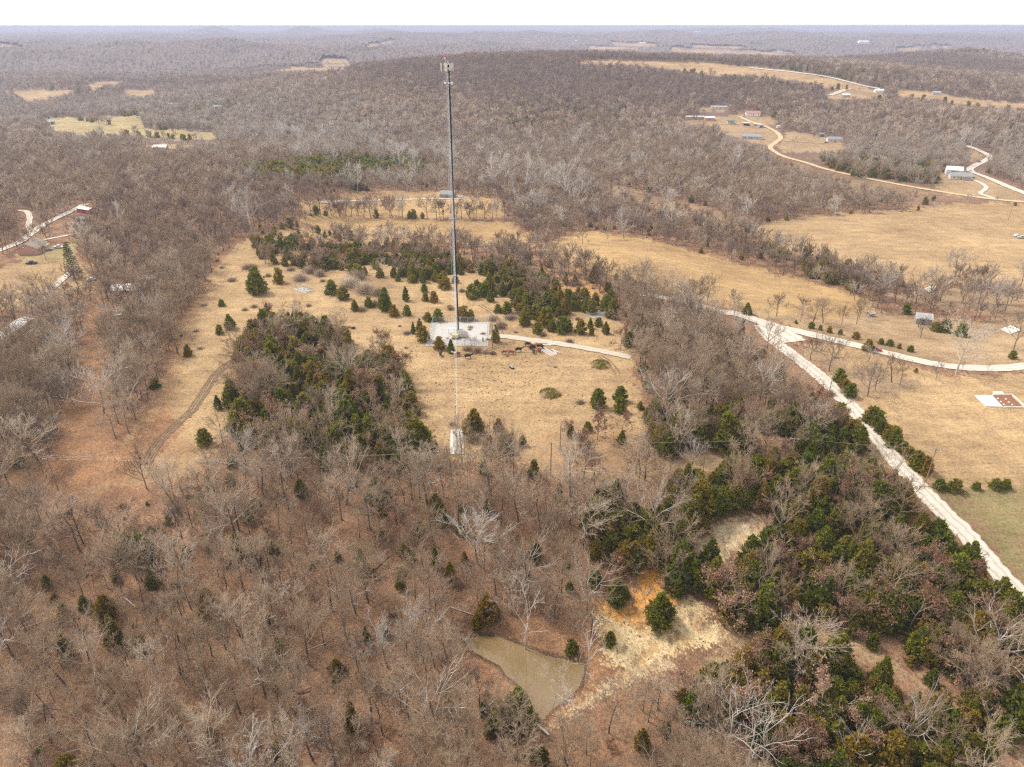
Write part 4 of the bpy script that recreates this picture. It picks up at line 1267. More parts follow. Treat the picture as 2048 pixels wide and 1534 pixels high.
def anchor_yard(A, label, fl, L=9.0, W=2.3, ramp_=True):
    """fenced guy anchor block; long axis points at the mast"""
    dx, dy = TX - A[0], TY - A[1]
    rz = math.atan2(dy, dx) - math.pi / 2
    ax_ = Vector((dx, dy, 0)).normalized(); pr = Vector((ax_.y, -ax_.x, 0))
    def at_(u, v):
        q = Vector((A[0], A[1], 0)) + ax_ * u + pr * v
        return (q.x, q.y, float(terrain(q.x, q.y)))
    t = thing("guy_anchor", label, "anchor", (A[0], A[1], 0))
    def strip_(u0, u1, w, lift, nm, mat, thick=.5):
        V = []
        us = np.linspace(u0, u1, 8)
        for u in us:
            for v in (-w / 2, w / 2):
                x, y, z = at_(u, v); V.append((x - A[0], y - A[1], z + lift))
        V2 = [(a, b, c - thick) for a, b, c in V]
        n_ = len(us); fs = []
        for i in range(n_ - 1):
            fs.append((2 * i, 2 * i + 1, 2 * i + 3, 2 * i + 2))
            fs.append((2 * i, 2 * i + 2, 2 * n_ + 2 * i + 2, 2 * n_ + 2 * i)); fs.append((2 * i + 1, 2 * n_ + 2 * i + 1, 2 * n_ + 2 * i + 3, 2 * i + 3))
        fs += [(0, 2 * n_, 2 * n_ + 1, 1), (2 * n_ - 2, 2 * n_ - 1, 4 * n_ - 1, 4 * n_ - 2)]
        return MB().add(V + V2, fs).build(nm, mat, t)
    strip_(-L * .62, L * .55, W * 1.7, .10, "gravel_apron", M_CONCP if ramp_ else M_GRAVEL)
    if ramp_:
        strip_(-L * .95, -L * .62, W * 1.75, .35, "concrete_toe", M_CONCP)
    strip_(-L * .5, L * .5, W * .85, .22, "concrete_block", M_CONC)
    c = [at_(-L * .55, -W / 2), at_(L * .6, -W / 2), at_(L * .6, W / 2), at_(-L * .55, W / 2)]
    for i in range(4):
        a, b = c[i], c[(i + 1) % 4]
        k = max(1, round(math.hypot(a[0] - b[0], a[1] - b[1]) / 2.4))
        o_ = lambda p, h: (p[0] - A[0], p[1] - A[1], p[2] + h)
        MB().add([o_(a, .1), o_(b, .1), o_(b, 1.8), o_(a, 1.8)], [(0, 1, 2, 3)]).build("mesh_panel", M_MESH, t)
        MB().tube(o_(a, 1.8), o_(b, 1.8), .03, n=5).build("top_rail", M_GALVP, t)
        for q in range(k):
            p = [a[j] + (b[j] - a[j]) * q / k for j in range(3)]
            MB().tube(o_(p, 0), o_(p, 1.95), .045, n=6).build("post", M_GALVP, t)
    z = at_(0, 0)[2]
    MB().tube((0, 0, z), (ax_.x * 1.2, ax_.y * 1.2, z + 1.1), .09, n=6).build("anchor_rod", M_DARKM, t)
    KEEP_OFF.append((A[0], A[1], 6.0)); KEEP_OFF.append(tuple(at_(-L * .7, 0)[:2]) + (4.0,)); KEEP_OFF.append(tuple(at_(L * .7, 0)[:2]) + (4.0,))
anchor_yard(G(914, 876), "fenced concrete guy anchor with pale sloping toe below the mast", 1)
anchor_yard(AL, "small fenced guy anchor slab left of the mast among cedars", 1, 8, 2.6, False)
anchor_yard(AR, "small fenced guy anchor slab right of the mast by the wood", 1, 8, 3.2, False)

# ------------------------------------------------------------------ utility poles and wires
def pole(px, py, label, h=10.5, arms=1, transformer=False, guy=False, rz=0.0, mat=None):
    p = G(px, py)
    t = thing("utility_pole", label, "pole", p, rz, "utility poles")
    MB().tube((0, 0, -.5), (0, 0, h), .17, .11, 8).build("shaft", mat or M_WOOD, t)
    for k in range(arms):
        a = MB().box((0, 0, h - .5 - .9 * k), (2.4, .12, .14)).build("crossarm", M_GREYWOOD, t)
        for i in (-1.05, 0, 1.05):
            MB().lathe([(.05, 0), (.09, .08), (.05, .22)], (i, 0, h - .43 - .9 * k), 6).build("insulator", M_WHITE, a)
    if transformer:
        tr_ = MB().lathe([(.30, 0), (.36, .05), (.36, 1.0), (.25, 1.1)], (.55, -.1, h - 2.6), 12).build("transformer", M_CABINET, t)
    if guy:
        for k in (0, 1):
            MB().tube((.1, 0, h - 1.5 - k * .5), (5.2 + k, 2.0, 0), .03, n=4).build("guy_wire", M_GALVP, t)
            MB().tube((5.2 + k - 1.5, 2.0 - .55, 2.3), (5.2 + k, 2.0, 0), .06, n=5).build("guy_guard", M_FEEDY, t)
    KEEP_OFF.append((p[0], p[1], 2.0))
    return Vector((p[0], p[1], p[2] + h)), rz
P_A = pole(985, 697, "brown wooden utility pole with grey transformer at the compound corner", 10.5, 0, True, True)
P_L = pole(117, 981, "leaning line pole at the corner of the left clearing", 11, 1, rz=.8)
P_M = pole(1101, 952, "utility pole standing in the strip below the pasture", 11, 1)
P_N = pole(1120, 900, "thin utility pole just above the line strip in the pasture", 9, 0)
P_R = pole(1576, 942, "utility pole half hidden by cedars on the line strip", 11, 1, rz=-.2)
P_S = pole(1851, 965, "leaning utility pole beside the gravel road and field", 11, 1, rz=-.2)
P_U = pole(206, 600, "line pole at the top of the leafy clearing by the houses", 11, 1, rz=.2)
pole(1655, 800, "pale utility pole beside the road junction field", 10.5, 0, mat=M_GREYWOOD)
pole(2016, 441, "lone utility pole standing in the big pasture", 10.5, 1)
pole(1621, 331, "utility pole beside the tan dirt road", 10.5, 1, mat=M_GREYWOOD)
pole(1547, 257, "utility pole in the hamlet clearing by the road", 10.5, 1, mat=M_GREYWOOD)
pole(1664, 274, "utility pole behind the grey hillside house", 10.5, 1, mat=M_GREYWOOD)
pole(1971, 343, "utility pole beside the bending far road", 10.5, 1, mat=M_GREYWOOD)
pole(2042, 370, "utility pole at the photo edge by the straight road", 10.5, 1, mat=M_GREYWOOD)
pole(929, 396, "pale pole standing beside the weathered house", 11, 0, mat=M_GREYWOOD)
pole(772, 399, "short brown pole by the hillside drive", 8, 0)

def wire(a, b, label, sag=.02, off=0.0, rad=.009, dz=0.0):
    (A, ra), (B, rb) = a, b
    A = A + Vector((math.cos(ra) * off, math.sin(ra) * off, -.3 + dz)); B = B + Vector((math.cos(rb) * off, math.sin(rb) * off, -.3 + dz))
    L = (B - A).length
    pts = []
    for i in range(33):
        f_ = i / 32
        p = A + (B - A) * f_
        p.z -= 4 * f_ * (1 - f_) * L * sag
        pts.append(p)
    o = MB().path(pts, rad, 3).build("power_line", M_WIRE)
    tag(o, label, "wire", "overhead wires on the poles")
for i, off in enumerate((-1.05, 0, 1.05)):
    w3 = ("outer", "middle", "inner")[i]
    wire(P_L, P_M, f"{w3} wire sagging from the left corner pole across the lower trees", .018, off)
    wire(P_M, P_R, f"{w3} wire strung over the strip between the two middle poles", .008, off)
    wire(P_R, P_S, f"{w3} wire crossing above the gravel road", .008, off)
    if i != 1: wire(P_U, P_L, f"{w3} wire running down the leafy clearing beside the houses", .012, off)
RT = G(2150, 990)
for i, off in enumerate((-1.05, 1.05)):
    wire(P_S, (Vector((RT[0], RT[1], RT[2] + 11)), -.2), f"{('near', 'far')[i]} wire leaving the roadside pole over the green field", .01, off)
wire(P_M, P_N, "short service wire between the two pasture poles", .01, 0)
wire(P_N, P_A, "service wire rising over the pasture to the compound pole", .012, 0)

# ------------------------------------------------------------------ cattle, trough, feeder, pipes
def hide_mat(name, col, patch=None):
    m, n, l, bs = new_mat(name)
    tc = n.new("ShaderNodeTexCoord")
    a = noise(n, l, tc.outputs["Object"], 1.6, 2, .5)
    c = ramp(n, l, a, [(.4, col), (.6, tuple(x * 1.5 + .005 for x in col))])
    if patch:
        sx = n.new("ShaderNodeSeparateXYZ"); l.new(tc.outputs["Object"], sx.inputs[0])
        w = n.new("ShaderNodeMath"); w.operation = 'ADD'; l.new(sx.outputs[0], w.inputs[0]); l.new(a, w.inputs[1])
        c = mix(n, l, ramp(n, l, w.outputs[0], [(.9, 0.0), (1.0, 1.0)]), c, (.66, .60, .52))
    l.new(c, bs.inputs["Base Color"]); bs.inputs["Roughness"].default_value = .7
    return m
M_BLACKC = hide_mat("black_hide", (.012, .011, .011)); M_REDC = hide_mat("red_hide", (.20, .055, .02)); M_REDW = hide_mat("red_white_hide", (.20, .055, .02), True)
def cow_mesh(graze):
    V = [(-.95, 0, 1.15), (-.55, 0, 1.2), (0, 0, 1.12), (.55, 0, 1.15), (.95, 0, 1.25)]
    R = [.27, .36, .42, .38, .28]
    E = [(0, 1), (1, 2), (2, 3), (3, 4)]
    if graze: nk = [((1.25, 0, .95), .17), ((1.45, 0, .55), .13), ((1.55, .0, .32), .11), ((1.68, 0, .14), .075)]
    else: nk = [((1.25, 0, 1.45), .19), ((1.5, 0, 1.62), .16), ((1.75, 0, 1.58), .13), ((1.98, 0, 1.48), .09)]
    last = 4
    for p, r in nk:
        V.append(p); R.append(r); E.append((last, len(V) - 1)); last = len(V) - 1
    hd = last - 1
    for s in (-1, 1):   # ears
        p = V[hd - 1]; V.append((p[0] + .02, s * .24, p[2] + .06)); R.append(.045); E.append((hd - 1, len(V) - 1))
    for s in (-1, 1):   # front legs: elbow, knee, fetlock, hoof
        ch = [((.72, s * .2, .82), .15), ((.74, s * .2, .48), .085), ((.72, s * .2, .14), .06), ((.76, s * .2, .04), .075)]
        b = 3
        for p, r in ch: V.append(p); R.append(r); E.append((b, len(V) - 1)); b = len(V) - 1
    for s in (-1, 1):   # hind legs: stifle, hock, fetlock, hoof
        ch = [((-.62, s * .22, .80), .19), ((-.90, s * .21, .52), .085), ((-.84, s * .21, .14), .06), ((-.80, s * .21, .04), .075)]
        b = 1
        for p, r in ch: V.append(p); R.append(r); E.append((b, len(V) - 1)); b = len(V) - 1
    b = 0
    for p, r in [((-1.22, 0, 1.15), .05), ((-1.28, 0, .8), .035), ((-1.27, 0, .5), .05)]: V.append(p); R.append(r); E.append((b, len(V) - 1)); b = len(V) - 1
    me = bpy.data.meshes.new("cow"); me.from_pydata(V, E, []); me.update()
    return me, R
def cow(px, py, rz, mat, label, graze=False, s=1.0):
    me, R = cow_mesh(graze)
    p = G(px, py)
    o = link_obj("cow", me)
    mo = o.modifiers.new("skin", 'SKIN')
    for i, v in enumerate(me.skin_vertices[0].data):
        v.radius = (R[i], R[i]); v.use_root = (i == 2)
    sb = o.modifiers.new("smooth", 'SUBSURF'); sb.levels = 1; sb.render_levels = 1
    mo.use_smooth_shade = True
    me.materials.append(mat)
    o.location = p; o.rotation_euler = (0, 0, rz); o.scale = (s, s, s)
    tag(o, label, "cow", "cattle in the pasture")
cow(881, 712, math.radians(100), M_BLACKC, "black cow facing away below the compound fence corner", s=1.15)
cow(914, 712, math.radians(190), M_REDW, "red and white cow below the small fence cedar", s=1.15)
cow(936, 717, math.radians(8), M_BLACKC, "black cow standing side on right of the red and white cow", s=1.2)
cow(1008, 708, math.radians(20), M_REDC, "small red cow leftmost of three walking to the feeder", s=1.0)
cow(1022, 709, math.radians(-5), M_REDC, "red cow with lowered head between a red and a black cow", True, 1.15)
cow(1037, 704, math.radians(10), M_BLACKC, "black cow walking nearest to the hay feeder", s=1.25)
cow(1056, 693, math.radians(-10), M_BLACKC, "black cow eating at the left side of the hay", True, 1.2)
cow(1066, 699, math.radians(20), M_BLACKC, "black cow standing in front of the hay bale", True, 1.2)
cow(1061, 696, math.radians(60), M_REDC, "brown cow behind the black one at the hay", True, 1.1)
cow(1080, 697, math.radians(165), M_BLACKC, "black cow at the right of the hay above the pipes", True, 1.2)
cow(1067.5, 707, math.radians(85), M_BLACKC, "black cow facing away below the hay feeder", False, 1.0)
cow(1077, 704, math.radians(120), M_REDC, "red brown cow beside the yellow tub and white pipes", False, 1.15)
p = G(1065, 691)
hb = thing("hay_bale", "round straw bale in a ring feeder amid the cattle", "hay bale", p, .4)
MB().lathe([(1.0, .1), (1.35, .3), (1.3, 1.0), (.9, 1.3)], n=14).build("bale", M_HAY, hb)
rg_ = MB()
for zz in (.25, .7, 1.1):
    pts = [(1.6 * math.cos(a), 1.6 * math.sin(a), zz) for a in np.linspace(0, 2 * math.pi, 17)]
    rg_.path(pts, .04, 4)
for a in np.linspace(0, 2 * math.pi, 13)[:-1]: rg_.tube((1.6 * math.cos(a), 1.6 * math.sin(a), 0), (1.6 * math.cos(a), 1.6 * math.sin(a), 1.1), .035, n=4)
rg_.build("ring_feeder", M_PLANK, hb)
p = G(1071, 702)
t = thing("feed_tub", "small yellow feed tub among the cattle at the hay", "tub", p)
MB().lathe([(.35, 0), (.42, .5), (.46, .55), (.38, .5), (.33, .08)], n=12).build("shell", M_FEEDY, t)
a_, b_ = G(1083, 698), G(1108, 712)
rzp = math.atan2(b_[1] - a_[1], b_[0] - a_[0]); Lp = math.hypot(b_[0] - a_[0], b_[1] - a_[1])
for i, (u, v, dr, fl) in enumerate([(0, 0, 0, 1.0), (.3, .7, .03, .95), (-.4, 1.5, .01, 1.0), (.6, -.8, -.02, .9), (2.5, 2.2, .22, .65), (3.0, 2.8, -.25, .55)]):
    x = a_[0] + math.cos(rzp) * u - math.sin(rzp) * v; y = a_[1] + math.sin(rzp) * u + math.cos(rzp) * v
    L_ = Lp * fl
    o = thing("pipe", ("long white pipe lying lowest in the stack right of the cattle", "long white pipe second in the stack right of the cattle", "long white pipe third in the stack right of the cattle", "long white pipe at the stack's near side by the cattle", "shorter pale pipe lying aslant over the stack", "short pale pipe fanned out at the back of the stack")[i], "pipe", (x, y, float(terrain(x, y)) + .12 + (.25 if i > 3 else 0)), rzp + dr, "pipes lying by the cattle")
    MB().tube((0, 0, 0), (L_, 0, float(terrain(x + math.cos(rzp + dr) * L_, y + math.sin(rzp + dr) * L_) - terrain(x, y))), .14, n=8).build("barrel", M_PVC, o)
    MB().tube((-.05, 0, 0), (.25, 0, 0), .18, n=8).build("collar", M_DARKM, o)
for i, (px_, py_, r_) in enumerate([(1084, 687, .1), (1090, 688, -.15), (1094, 690, .05)]):
    p = G(px_, py_)
    o = MB().box((0, 0, .12), (3.2, .5, .22)).build("timber", M_PLANK if i < 2 else M_PVC)
    o.location = p; o.rotation_euler = (0, 0, r_)
    tag(o, ("orange timber lying left of its pair above the pipes", "orange timber lying right of its pair above the pipes", "pale timber just below the two orange timbers")[i], "timber", "timbers by the access drive")
p = G(1023, 736)
t = thing("water_trough", "long black oval water trough alone in the pasture", "trough", p, math.radians(118))
def oval(r, L): return [(L * .5 * math.copysign(1, math.cos(a)) + r * math.cos(a), r * math.sin(a)) for a in np.linspace(.05, 2 * math.pi + .05, 17)[:-1]]
MB().prism(oval(.5, 1.5), 0, .62).build("tub", M_DARKM, t)
MB().prism(oval(.4, 1.5), .622, .63).build("water", simple("trough_water", (.25, .30, .36), .08, .1, 1), t)

# brush piles
def brush_pile(px, py, wpx, label, seed):
    p = G(px, py); r_ = wpx * mpp(p) / 2
    rg2 = np.random.default_rng(seed)
    S = []
    for _ in range(260):
        az = rg2.uniform(0, 6.28); rr = r_ * math.sqrt(rg2.random()); z0_ = (1 - (rr / r_) ** 2) * r_ * .42
        L_ = rg2.uniform(.6, 1.9); a2 = rg2.uniform(0, 6.28); e2 = rg2.uniform(-.25, .5)
        c0 = np.array([rr * math.cos(az), rr * math.sin(az), max(.05, z0_ * rg2.uniform(.5, 1.1))])
        d_ = np.array([math.cos(a2) * math.cos(e2), math.sin(a2) * math.cos(e2), math.sin(e2)]) * L_
        S.append((*(c0 - d_ * .5), *(c0 + d_ * .5), rg2.uniform(.02, .05), 0))
    S = np.array(S); S[:, 2] = np.maximum(S[:, 2], .02); S[:, 5] = np.maximum(S[:, 5], .05)
    V, F = tubes(S, 3)
    t = thing("brush_pile", label, "brush pile", p)
    link_obj("branches", make_mesh("branches", [(V, F, 0)], [M_TWIG]), t)
    n_ = 700
    az = rg2.uniform(0, 6.28, n_); rr = r_ * np.sqrt(rg2.random(n_)); zz = (1 - (rr / r_) ** 2) * r_ * .45 * rg2.uniform(.6, 1, n_) + .05
    keep = np.sin(az * 2 + seed) > -.45
    P = np.stack([rr * np.cos(az), rr * np.sin(az), zz], -1)[keep]
    D = rg2.normal(0, 1, P.shape); D[:, 2] = np.abs(D[:, 2]) * .6
    L = rg2.uniform(.3, .7, len(P))
    V, F = kites(P, D, L, L * .33, rg2)
    link_obj("cut_foliage", make_mesh("cut_foliage", [(V, F, 0)], [M_CEDAR], np.repeat(rg2.random(len(P)) * .7, 4)), t)
brush_pile(774, 729, 56, "brush pile of cut cedar above the grove", 3)
brush_pile(1100, 788, 44, "domed brush pile alone in the lower pasture", 4)
brush_pile(1201, 730, 42, "brush pile below the access drive near the wood", 5)

# ------------------------------------------------------------------ buildings
def building(name, px, py, w, d, h, rz, rh, wall, roof, label, cat="house", windows=3, door=True, chimney=False, overhang=.4, porch=False, base=True, flat=False, opening=False):
    """w along local x (ridge), d along local y, front faces -y"""
    p = G(px, py)
    t = thing(name, label, cat, p, rz)
    zs = [float(terrain(p[0] + math.cos(rz) * i * w / 2 - math.sin(rz) * j * d / 2, p[1] + math.sin(rz) * i * w / 2 + math.cos(rz) * j * d / 2)) - p[2] for i in (-1, 1) for j in (-1, 1)]
    zb_, zt_ = min(zs) - .3, max(zs)
    t.location.z += zt_ * .5
    MB().box((0, 0, (h + zb_ - 1) / 2), (w, d, h - zb_ + 1)).build("wall", wall, t)
    if not flat:
        gb = MB()
        gb.add([(-w / 2, -d / 2, h), (-w / 2, d / 2, h), (-w / 2, 0, h + rh), (w / 2, -d / 2, h), (w / 2, d / 2, h), (w / 2, 0, h + rh)], [(0, 2, 1), (3, 4, 5), (0, 1, 4, 3)])
        gb.build("gable", wall, t)
    X, Y = w / 2 + overhang, d / 2 + overhang
    drop = rh * overhang / (d / 2)
    if flat:
        rf = MB().add([(-X, -Y, h + .05), (X, -Y, h + .05), (X, Y, h + rh), (-X, Y, h + rh), (-X, -Y, h + .2), (X, -Y, h + .2), (X, Y, h + rh + .15), (-X, Y, h + rh + .15)], [(3, 2, 1, 0), (4, 5, 6, 7), (0, 1, 5, 4), (1, 2, 6, 5), (2, 3, 7, 6), (3, 0, 4, 7)]).build("roof", roof, t)
    else:
        th = .16
        rf = MB()
        for s in (-1, 1):
            q = [(-X, s * Y, h - drop + .03), (X, s * Y, h - drop + .03), (X, 0, h + rh + .03), (-X, 0, h + rh + .03)]
            q2 = [(a, b, c + th) for a, b, c in q]
            fs = [(0, 1, 2, 3), (4, 7, 6, 5), (0, 4, 5, 1), (1, 5, 6, 2), (2, 6, 7, 3), (3, 7, 4, 0)]
            rf.add(q + q2, fs)
        rf = rf.build("roof", roof, t)
    if chimney:
        MB().box((w * .2, .3, h + rh + .3), (.7, .7, 1.6)).build("chimney", M_BRICK, rf)
    for s in (-1, 1):
        for k in range(windows):
            x = -w / 2 + w * (k + .5 + (.18 if k == 0 else 0)) / windows
            if door and s < 0 and k == windows // 2: continue
            wd = MB().box((x, s * (d / 2 + .02), h * .55), (1.15, .08, 1.1)).build("window", M_WHITE, t)
            MB().box((x, s * (d / 2 + .07), h * .55), (.95, .04, .9)).build("pane", M_GLASS, wd)
    if door:
        MB().box((0, -d / 2 - .03, 1.05), (1.0, .07, 2.05)).build("door", M_DOOR, t)
    if opening:
        MB().box((0, -d / 2 - .03, h * .42), (w * .45, .08, h * .8)).build("door", M_DOOR, t)
    if porch:
        pr_ = MB().box((w * .18, -d / 2 - 1.2, h * .92), (w * .4, 2.4, .14)).build("porch_roof", roof, t)
        for i in (0, 1): MB().tube((w * (.02 + .32 * i), -d / 2 - 2.2, 0), (w * (.02 + .32 * i), -d / 2 - 2.2, h * .88), .07, n=6).build("porch_post", M_WHITE, t)
    KEEP_OFF.append((p[0], p[1], max(w, d) * .62 + 1.5))
    return t
R = math.radians
def heading(a, b):
    """turn of a thing whose long side runs from photo pixel a to photo pixel b"""
    A_, B_ = G(*a), G(*b)
    return math.atan2(B_[1] - A_[1], B_[0] - A_[0])
bh = building("brick_house", 68, 503, 14, 10, 3.2, heading((73, 508), (95, 494)), 2.6, M_BRICK, M_SHINGLE, "pink brick house with brown grey roof left of the tall spruce", windows=4, porch=True)
MB().box((-7.52, 1.2, 4.4), (.08, .6, .8)).build("gable_vent", M_WHITE, bh)
building("mobile_home", 25, 672, 22, 5.5, 3.0, heading((0, 690), (62, 648)), .7, M_SIDING, M_TINW, "long trailer home with white tin roof at the left edge", "mobile home", 5)
building("shed", 72, 676, 8, 4.5, 2.6, heading((0, 690), (62, 648)), .9, M_SIDINGT, M_TIN, "brown shed with pale roof beside the long trailer home", "shed", 1)
building("house", 174, 425, 13, 5, 2.8, R(-28), .9, M_REDT, M_TIN, "red house with grey tin roof by the road in the left woods", "house", 3)
building("shed", 168, 444, 7, 4, 2.4, R(10), 1.0, M_GREYWOOD, M_GREYROOF, "dark old shed under the trees below the red house", "shed", 1)
building("house", 262, 586, 14, 8, 2.8, R(10), 1.6, M_BRICK, M_TIN, "low brick house with pale roof hidden in the left wood", "house", 3)
building("shed", 298, 566, 8, 5, 2.6, R(15), 1.2, M_SIDING, M_GREYROOF, "grey roofed outbuilding behind the hidden brick house", "shed", 1)
building("shed", 334, 552, 6, 4, 2.6, R(15), 1.0, M_SIDING, M_TINW, "pale little shed deepest in the left wood", "shed", 1)
building("house", 896, 394, 12, 8, 3.0, R(-12), 2.2, M_GREYWOOD, M_GREYROOF, "weathered grey house at the end of the hillside drive", "house", 3, chimney=True)
building("metal_building", 1906, 349, 13, 15, 5.0, R(-25), 2.2, M_TINW, M_TINW, "white metal building with rounded gable beside the far road", "barn", 0, False, opening=True)
building("house", 1919, 358, 17, 10, 3.2, R(-18), 2.4, M_SIDING, M_GREYROOF, "grey roofed house below the white metal building", "house", 4, chimney=True, porch=True)
building("mobile_home", 1440, 218, 26, 6, 3.2, R(-8), .8, M_SIDING, M_TIN, "long grey trailer home standing highest in the far hamlet", "mobile home", 5)
building("mobile_home", 1389, 238, 24, 6, 3.0, R(-4), .8, M_SIDINGT, M_SIDING, "tan trailer home at the left end of the far hamlet", "mobile home", 5)
building("house", 1418, 240, 13, 8, 3.0, R(0), 1.6, M_BRICK, M_TINW, "brick house with white roof between the tan trailer and trees", "house", 3)
building("shed", 1461, 247, 9, 6, 3.0, R(0), 1.6, M_SIDINGT, M_GREENT, "green roofed shed in the far hamlet", "shed", 1)
building("house", 1505, 231, 19, 9, 3.2, R(-6), 2.4, M_WHITE, M_PINKROOF, "white house with faded red roof beside the dirt road", "house", 4, chimney=True)
building("shed", 1493, 251, 8, 3, 2.8, R(-20), .3, M_DARKM, M_TINW, "dark shipping trailer with white top nearest the hamlet drive", "trailer", 0, False, flat=True)
building("shed", 1514, 252, 9, 3, 2.6, R(-25), .3, M_SIDINGT, M_TINW, "low pale trailer beside the hamlet road", "trailer", 0, False, flat=True)
building("shed", 1521, 255, 7, 4, 3.0, R(0), .5, M_TIN, M_TIN, "open fronted grey shed at the hamlet road bend", "shed", 0, False, opening=True, flat=True)
building("house", 1503, 277, 22, 12, 2.8, R(-14), 2.0, M_TIN, M_GREYROOF, "low grey house behind bare trees below the hamlet", "house", 4)
building("house", 1668, 283, 16, 9, 3.0, R(-10), 2.2, M_SIDING, M_GREYROOF, "grey house with a dark car on the far hillside", "house", 3, chimney=True)
building("shed", 1642, 273, 5, 4, 3, R(0), 1.2, M_GREENT, M_GREYROOF, "small dark shed left of the grey hillside house", "shed", 0)
building("shed", 1556, 256, 3.5, 3, 2.4, R(0), .5, M_WHITE, M_TINW, "tiny white shed by the hamlet power pole", "shed", 0, False)
building("barn", 100, 249, 12, 10, 4.5, R(80), 3.2, M_TIN, M_TIN, "grey tin barn in the greenish valley meadow", "barn", 0, False, opening=True)
building("barn", 315, 211, 14, 10, 4.0, R(5), 3.0, M_REDT, M_REDT, "red barn among trees in the left valley", "barn", 0, False, opening=True)
building("barn", 350, 212, 24, 8, 3.2, R(3), 1.4, M_WHITE, M_TINW, "long white shed right of the red barn", "shed", 2, False)
building("barn", 437, 219, 13, 10, 4.5, R(-12), 2.0, M_WHITE, M_GREENT, "white barn with dark doorway near the wooded hill's foot", "barn", 0, False, opening=True)
building("house", 322, 299, 14, 8, 2.8, R(4), 2.0, M_SIDINGT, M_TIN, "house with blue grey roof below the valley meadow", "house", 3)
building("house", 520, 305, 12, 8, 3, R(10), 1.8, M_SIDINGT, M_GREYROOF, "small brown house in the woods behind the mast", "house", 3)
building("shed", 500, 310, 8, 5, 2.6, R(0), 1.4, M_GREYWOOD, M_GREYROOF, "dark shed left of the small brown house in the woods", "shed", 0)
building("shed", 1844, 646, 6, 5, 2.8, R(-18), 1.5, M_GREYWOOD, M_TIN, "grey tin roofed shed under trees above the branch road", "shed", 1)
building("shed", 1740, 632, 2.6, 2.2, 1.5, R(20), .5, M_GREYWOOD, M_TIN, "tiny tin roofed shelter at the gold field edge", "shelter", 0, False)
building("barn", 1757, 185, 14, 7, 3, R(0), 2, M_WHITE, M_TINW, "white roofed building at the right end of the plateau field", "barn", 0, False)
building("barn", 1872, 189, 12, 6, 3, R(-5), 1.8, M_TIN, M_TIN, "pale roofed building on the edge of the far right field", "barn", 0, False)
building("barn", 1690, 194, 13, 6, 3, R(10), 1.8, M_SIDINGT, M_TINW, "low tan building beside the short grey road", "barn", 0, False)
building("barn", 1725, 90, 60, 40, 16, R(0), 6, M_WHITE, M_TINW, "large pale building shining on the distant right ridge", "building", 0, False)
for i, (px_, py_, w_, lb) in enumerate([(1005, 79, 30, "white speck of a building far behind the mast right of centre"), (1150, 83, 34, "white farm building beyond the distant strip fields"), (1560, 105, 30, "tan roofed farm building above the plateau woods"), (1285, 88, 40, "pale farm building among the distant strip fields"), (825, 66, 70, "long pale building on the skyline wood behind the mast"), (1395, 66, 80, "pale building on the far right skyline"), (745, 128, 26, "white house in the far clearing left of the mast"), (1050, 117, 20, "small white house at the wooded hill's back")]):
    building("farm_building", px_, py_, w_, w_ * .45, w_ * .18, R(3 * i), w_ * .07, M_WHITE, M_TINW, lb, "building", 0, False)

# slabs and foundation
def slab(name, pxs, label, mat, lift=.15):
    P = ground_at([a for a, b in pxs], [b for a, b in pxs])
    z = P[:, 2].max() + lift
    c = P.mean(0)
    o = MB().prism([(p[0] - c[0], p[1] - c[1]) for p in P], -1.2, 0)
    me = o.mesh(name, mat)
    ob = link_obj(name, me); ob.location = (c[0], c[1], z)
    import bmesh
    b_ = bmesh.new(); b_.from_mesh(me); bmesh.ops.recalc_face_normals(b_, faces=b_.faces[:]); b_.to_mesh(me); b_.free()
    KEEP_OFF.append((c[0], c[1], float(np.hypot(*(P[:, :2] - c[:2]).T).max()) + 1))
    return ob
tag(slab("concrete_slab", [(2001, 660), (2020, 655), (2041, 662), (2022, 668)], "pale bare concrete slab in the rubble right of the shed", M_CONCP), "pale bare concrete slab in the rubble right of the shed", "slab")
tag(slab("spillway_slab", [(1822, 588), (1858, 577), (1872, 576), (1868, 583), (1835, 592)], "grey", M_CONC), "grey concrete creek crossing slab below the big field", "slab")
fb = G(1985, 802)
f0 = thing("house_foundation", "unfinished house foundation with white slab and red earth cellar", "foundation", fb)
def fpt(px, py):
    q = pix_plane(np.array([px], float), np.array([py], float), fb[2] + .3)[0]
    return (q[0] - fb[0], q[1] - fb[1])
def fix(o):
    import bmesh
    b_ = bmesh.new(); b_.from_mesh(o.data); bmesh.ops.recalc_face_normals(b_, faces=b_.faces[:]); b_.to_mesh(o.data); b_.free(); return o
fix(MB().prism([fpt(1949, 790), fpt(1984, 790), fpt(2006, 813), (fpt(1972, 812))], -1, .3).build("floor_slab", M_CONCP, f0))
fix(MB().prism([fpt(1985, 782), fpt(2004, 782), fpt(2010, 789), fpt(1990, 789)], -1, .28).build("porch_slab", M_CONCP, f0))
fix(MB().prism([fpt(1986, 791), fpt(2022, 790), fpt(2046, 812), fpt(2008, 812)], -1.4, .08).build("cellar_floor", M_EARTH, f0))
def fwall(a, b):
    A_, B_ = Vector((*a, 0)), Vector((*b, 0)); d_ = (B_ - A_); L_ = d_.length
    m_ = MB().box((0, 0, 0), (L_, .35, 1.5)); o = m_.build("cellar_wall", M_CONCP, f0)
    o.location = ((A_ + B_) / 2) + Vector((0, 0, -.25)); o.rotation_euler = (0, 0, math.atan2(d_.y, d_.x))
fwall(fpt(1985, 789.5), fpt(2024, 789)); fwall(fpt(2024, 789), fpt(2052, 814)); fwall(fpt(2008, 813.5), fpt(2052, 814.5))
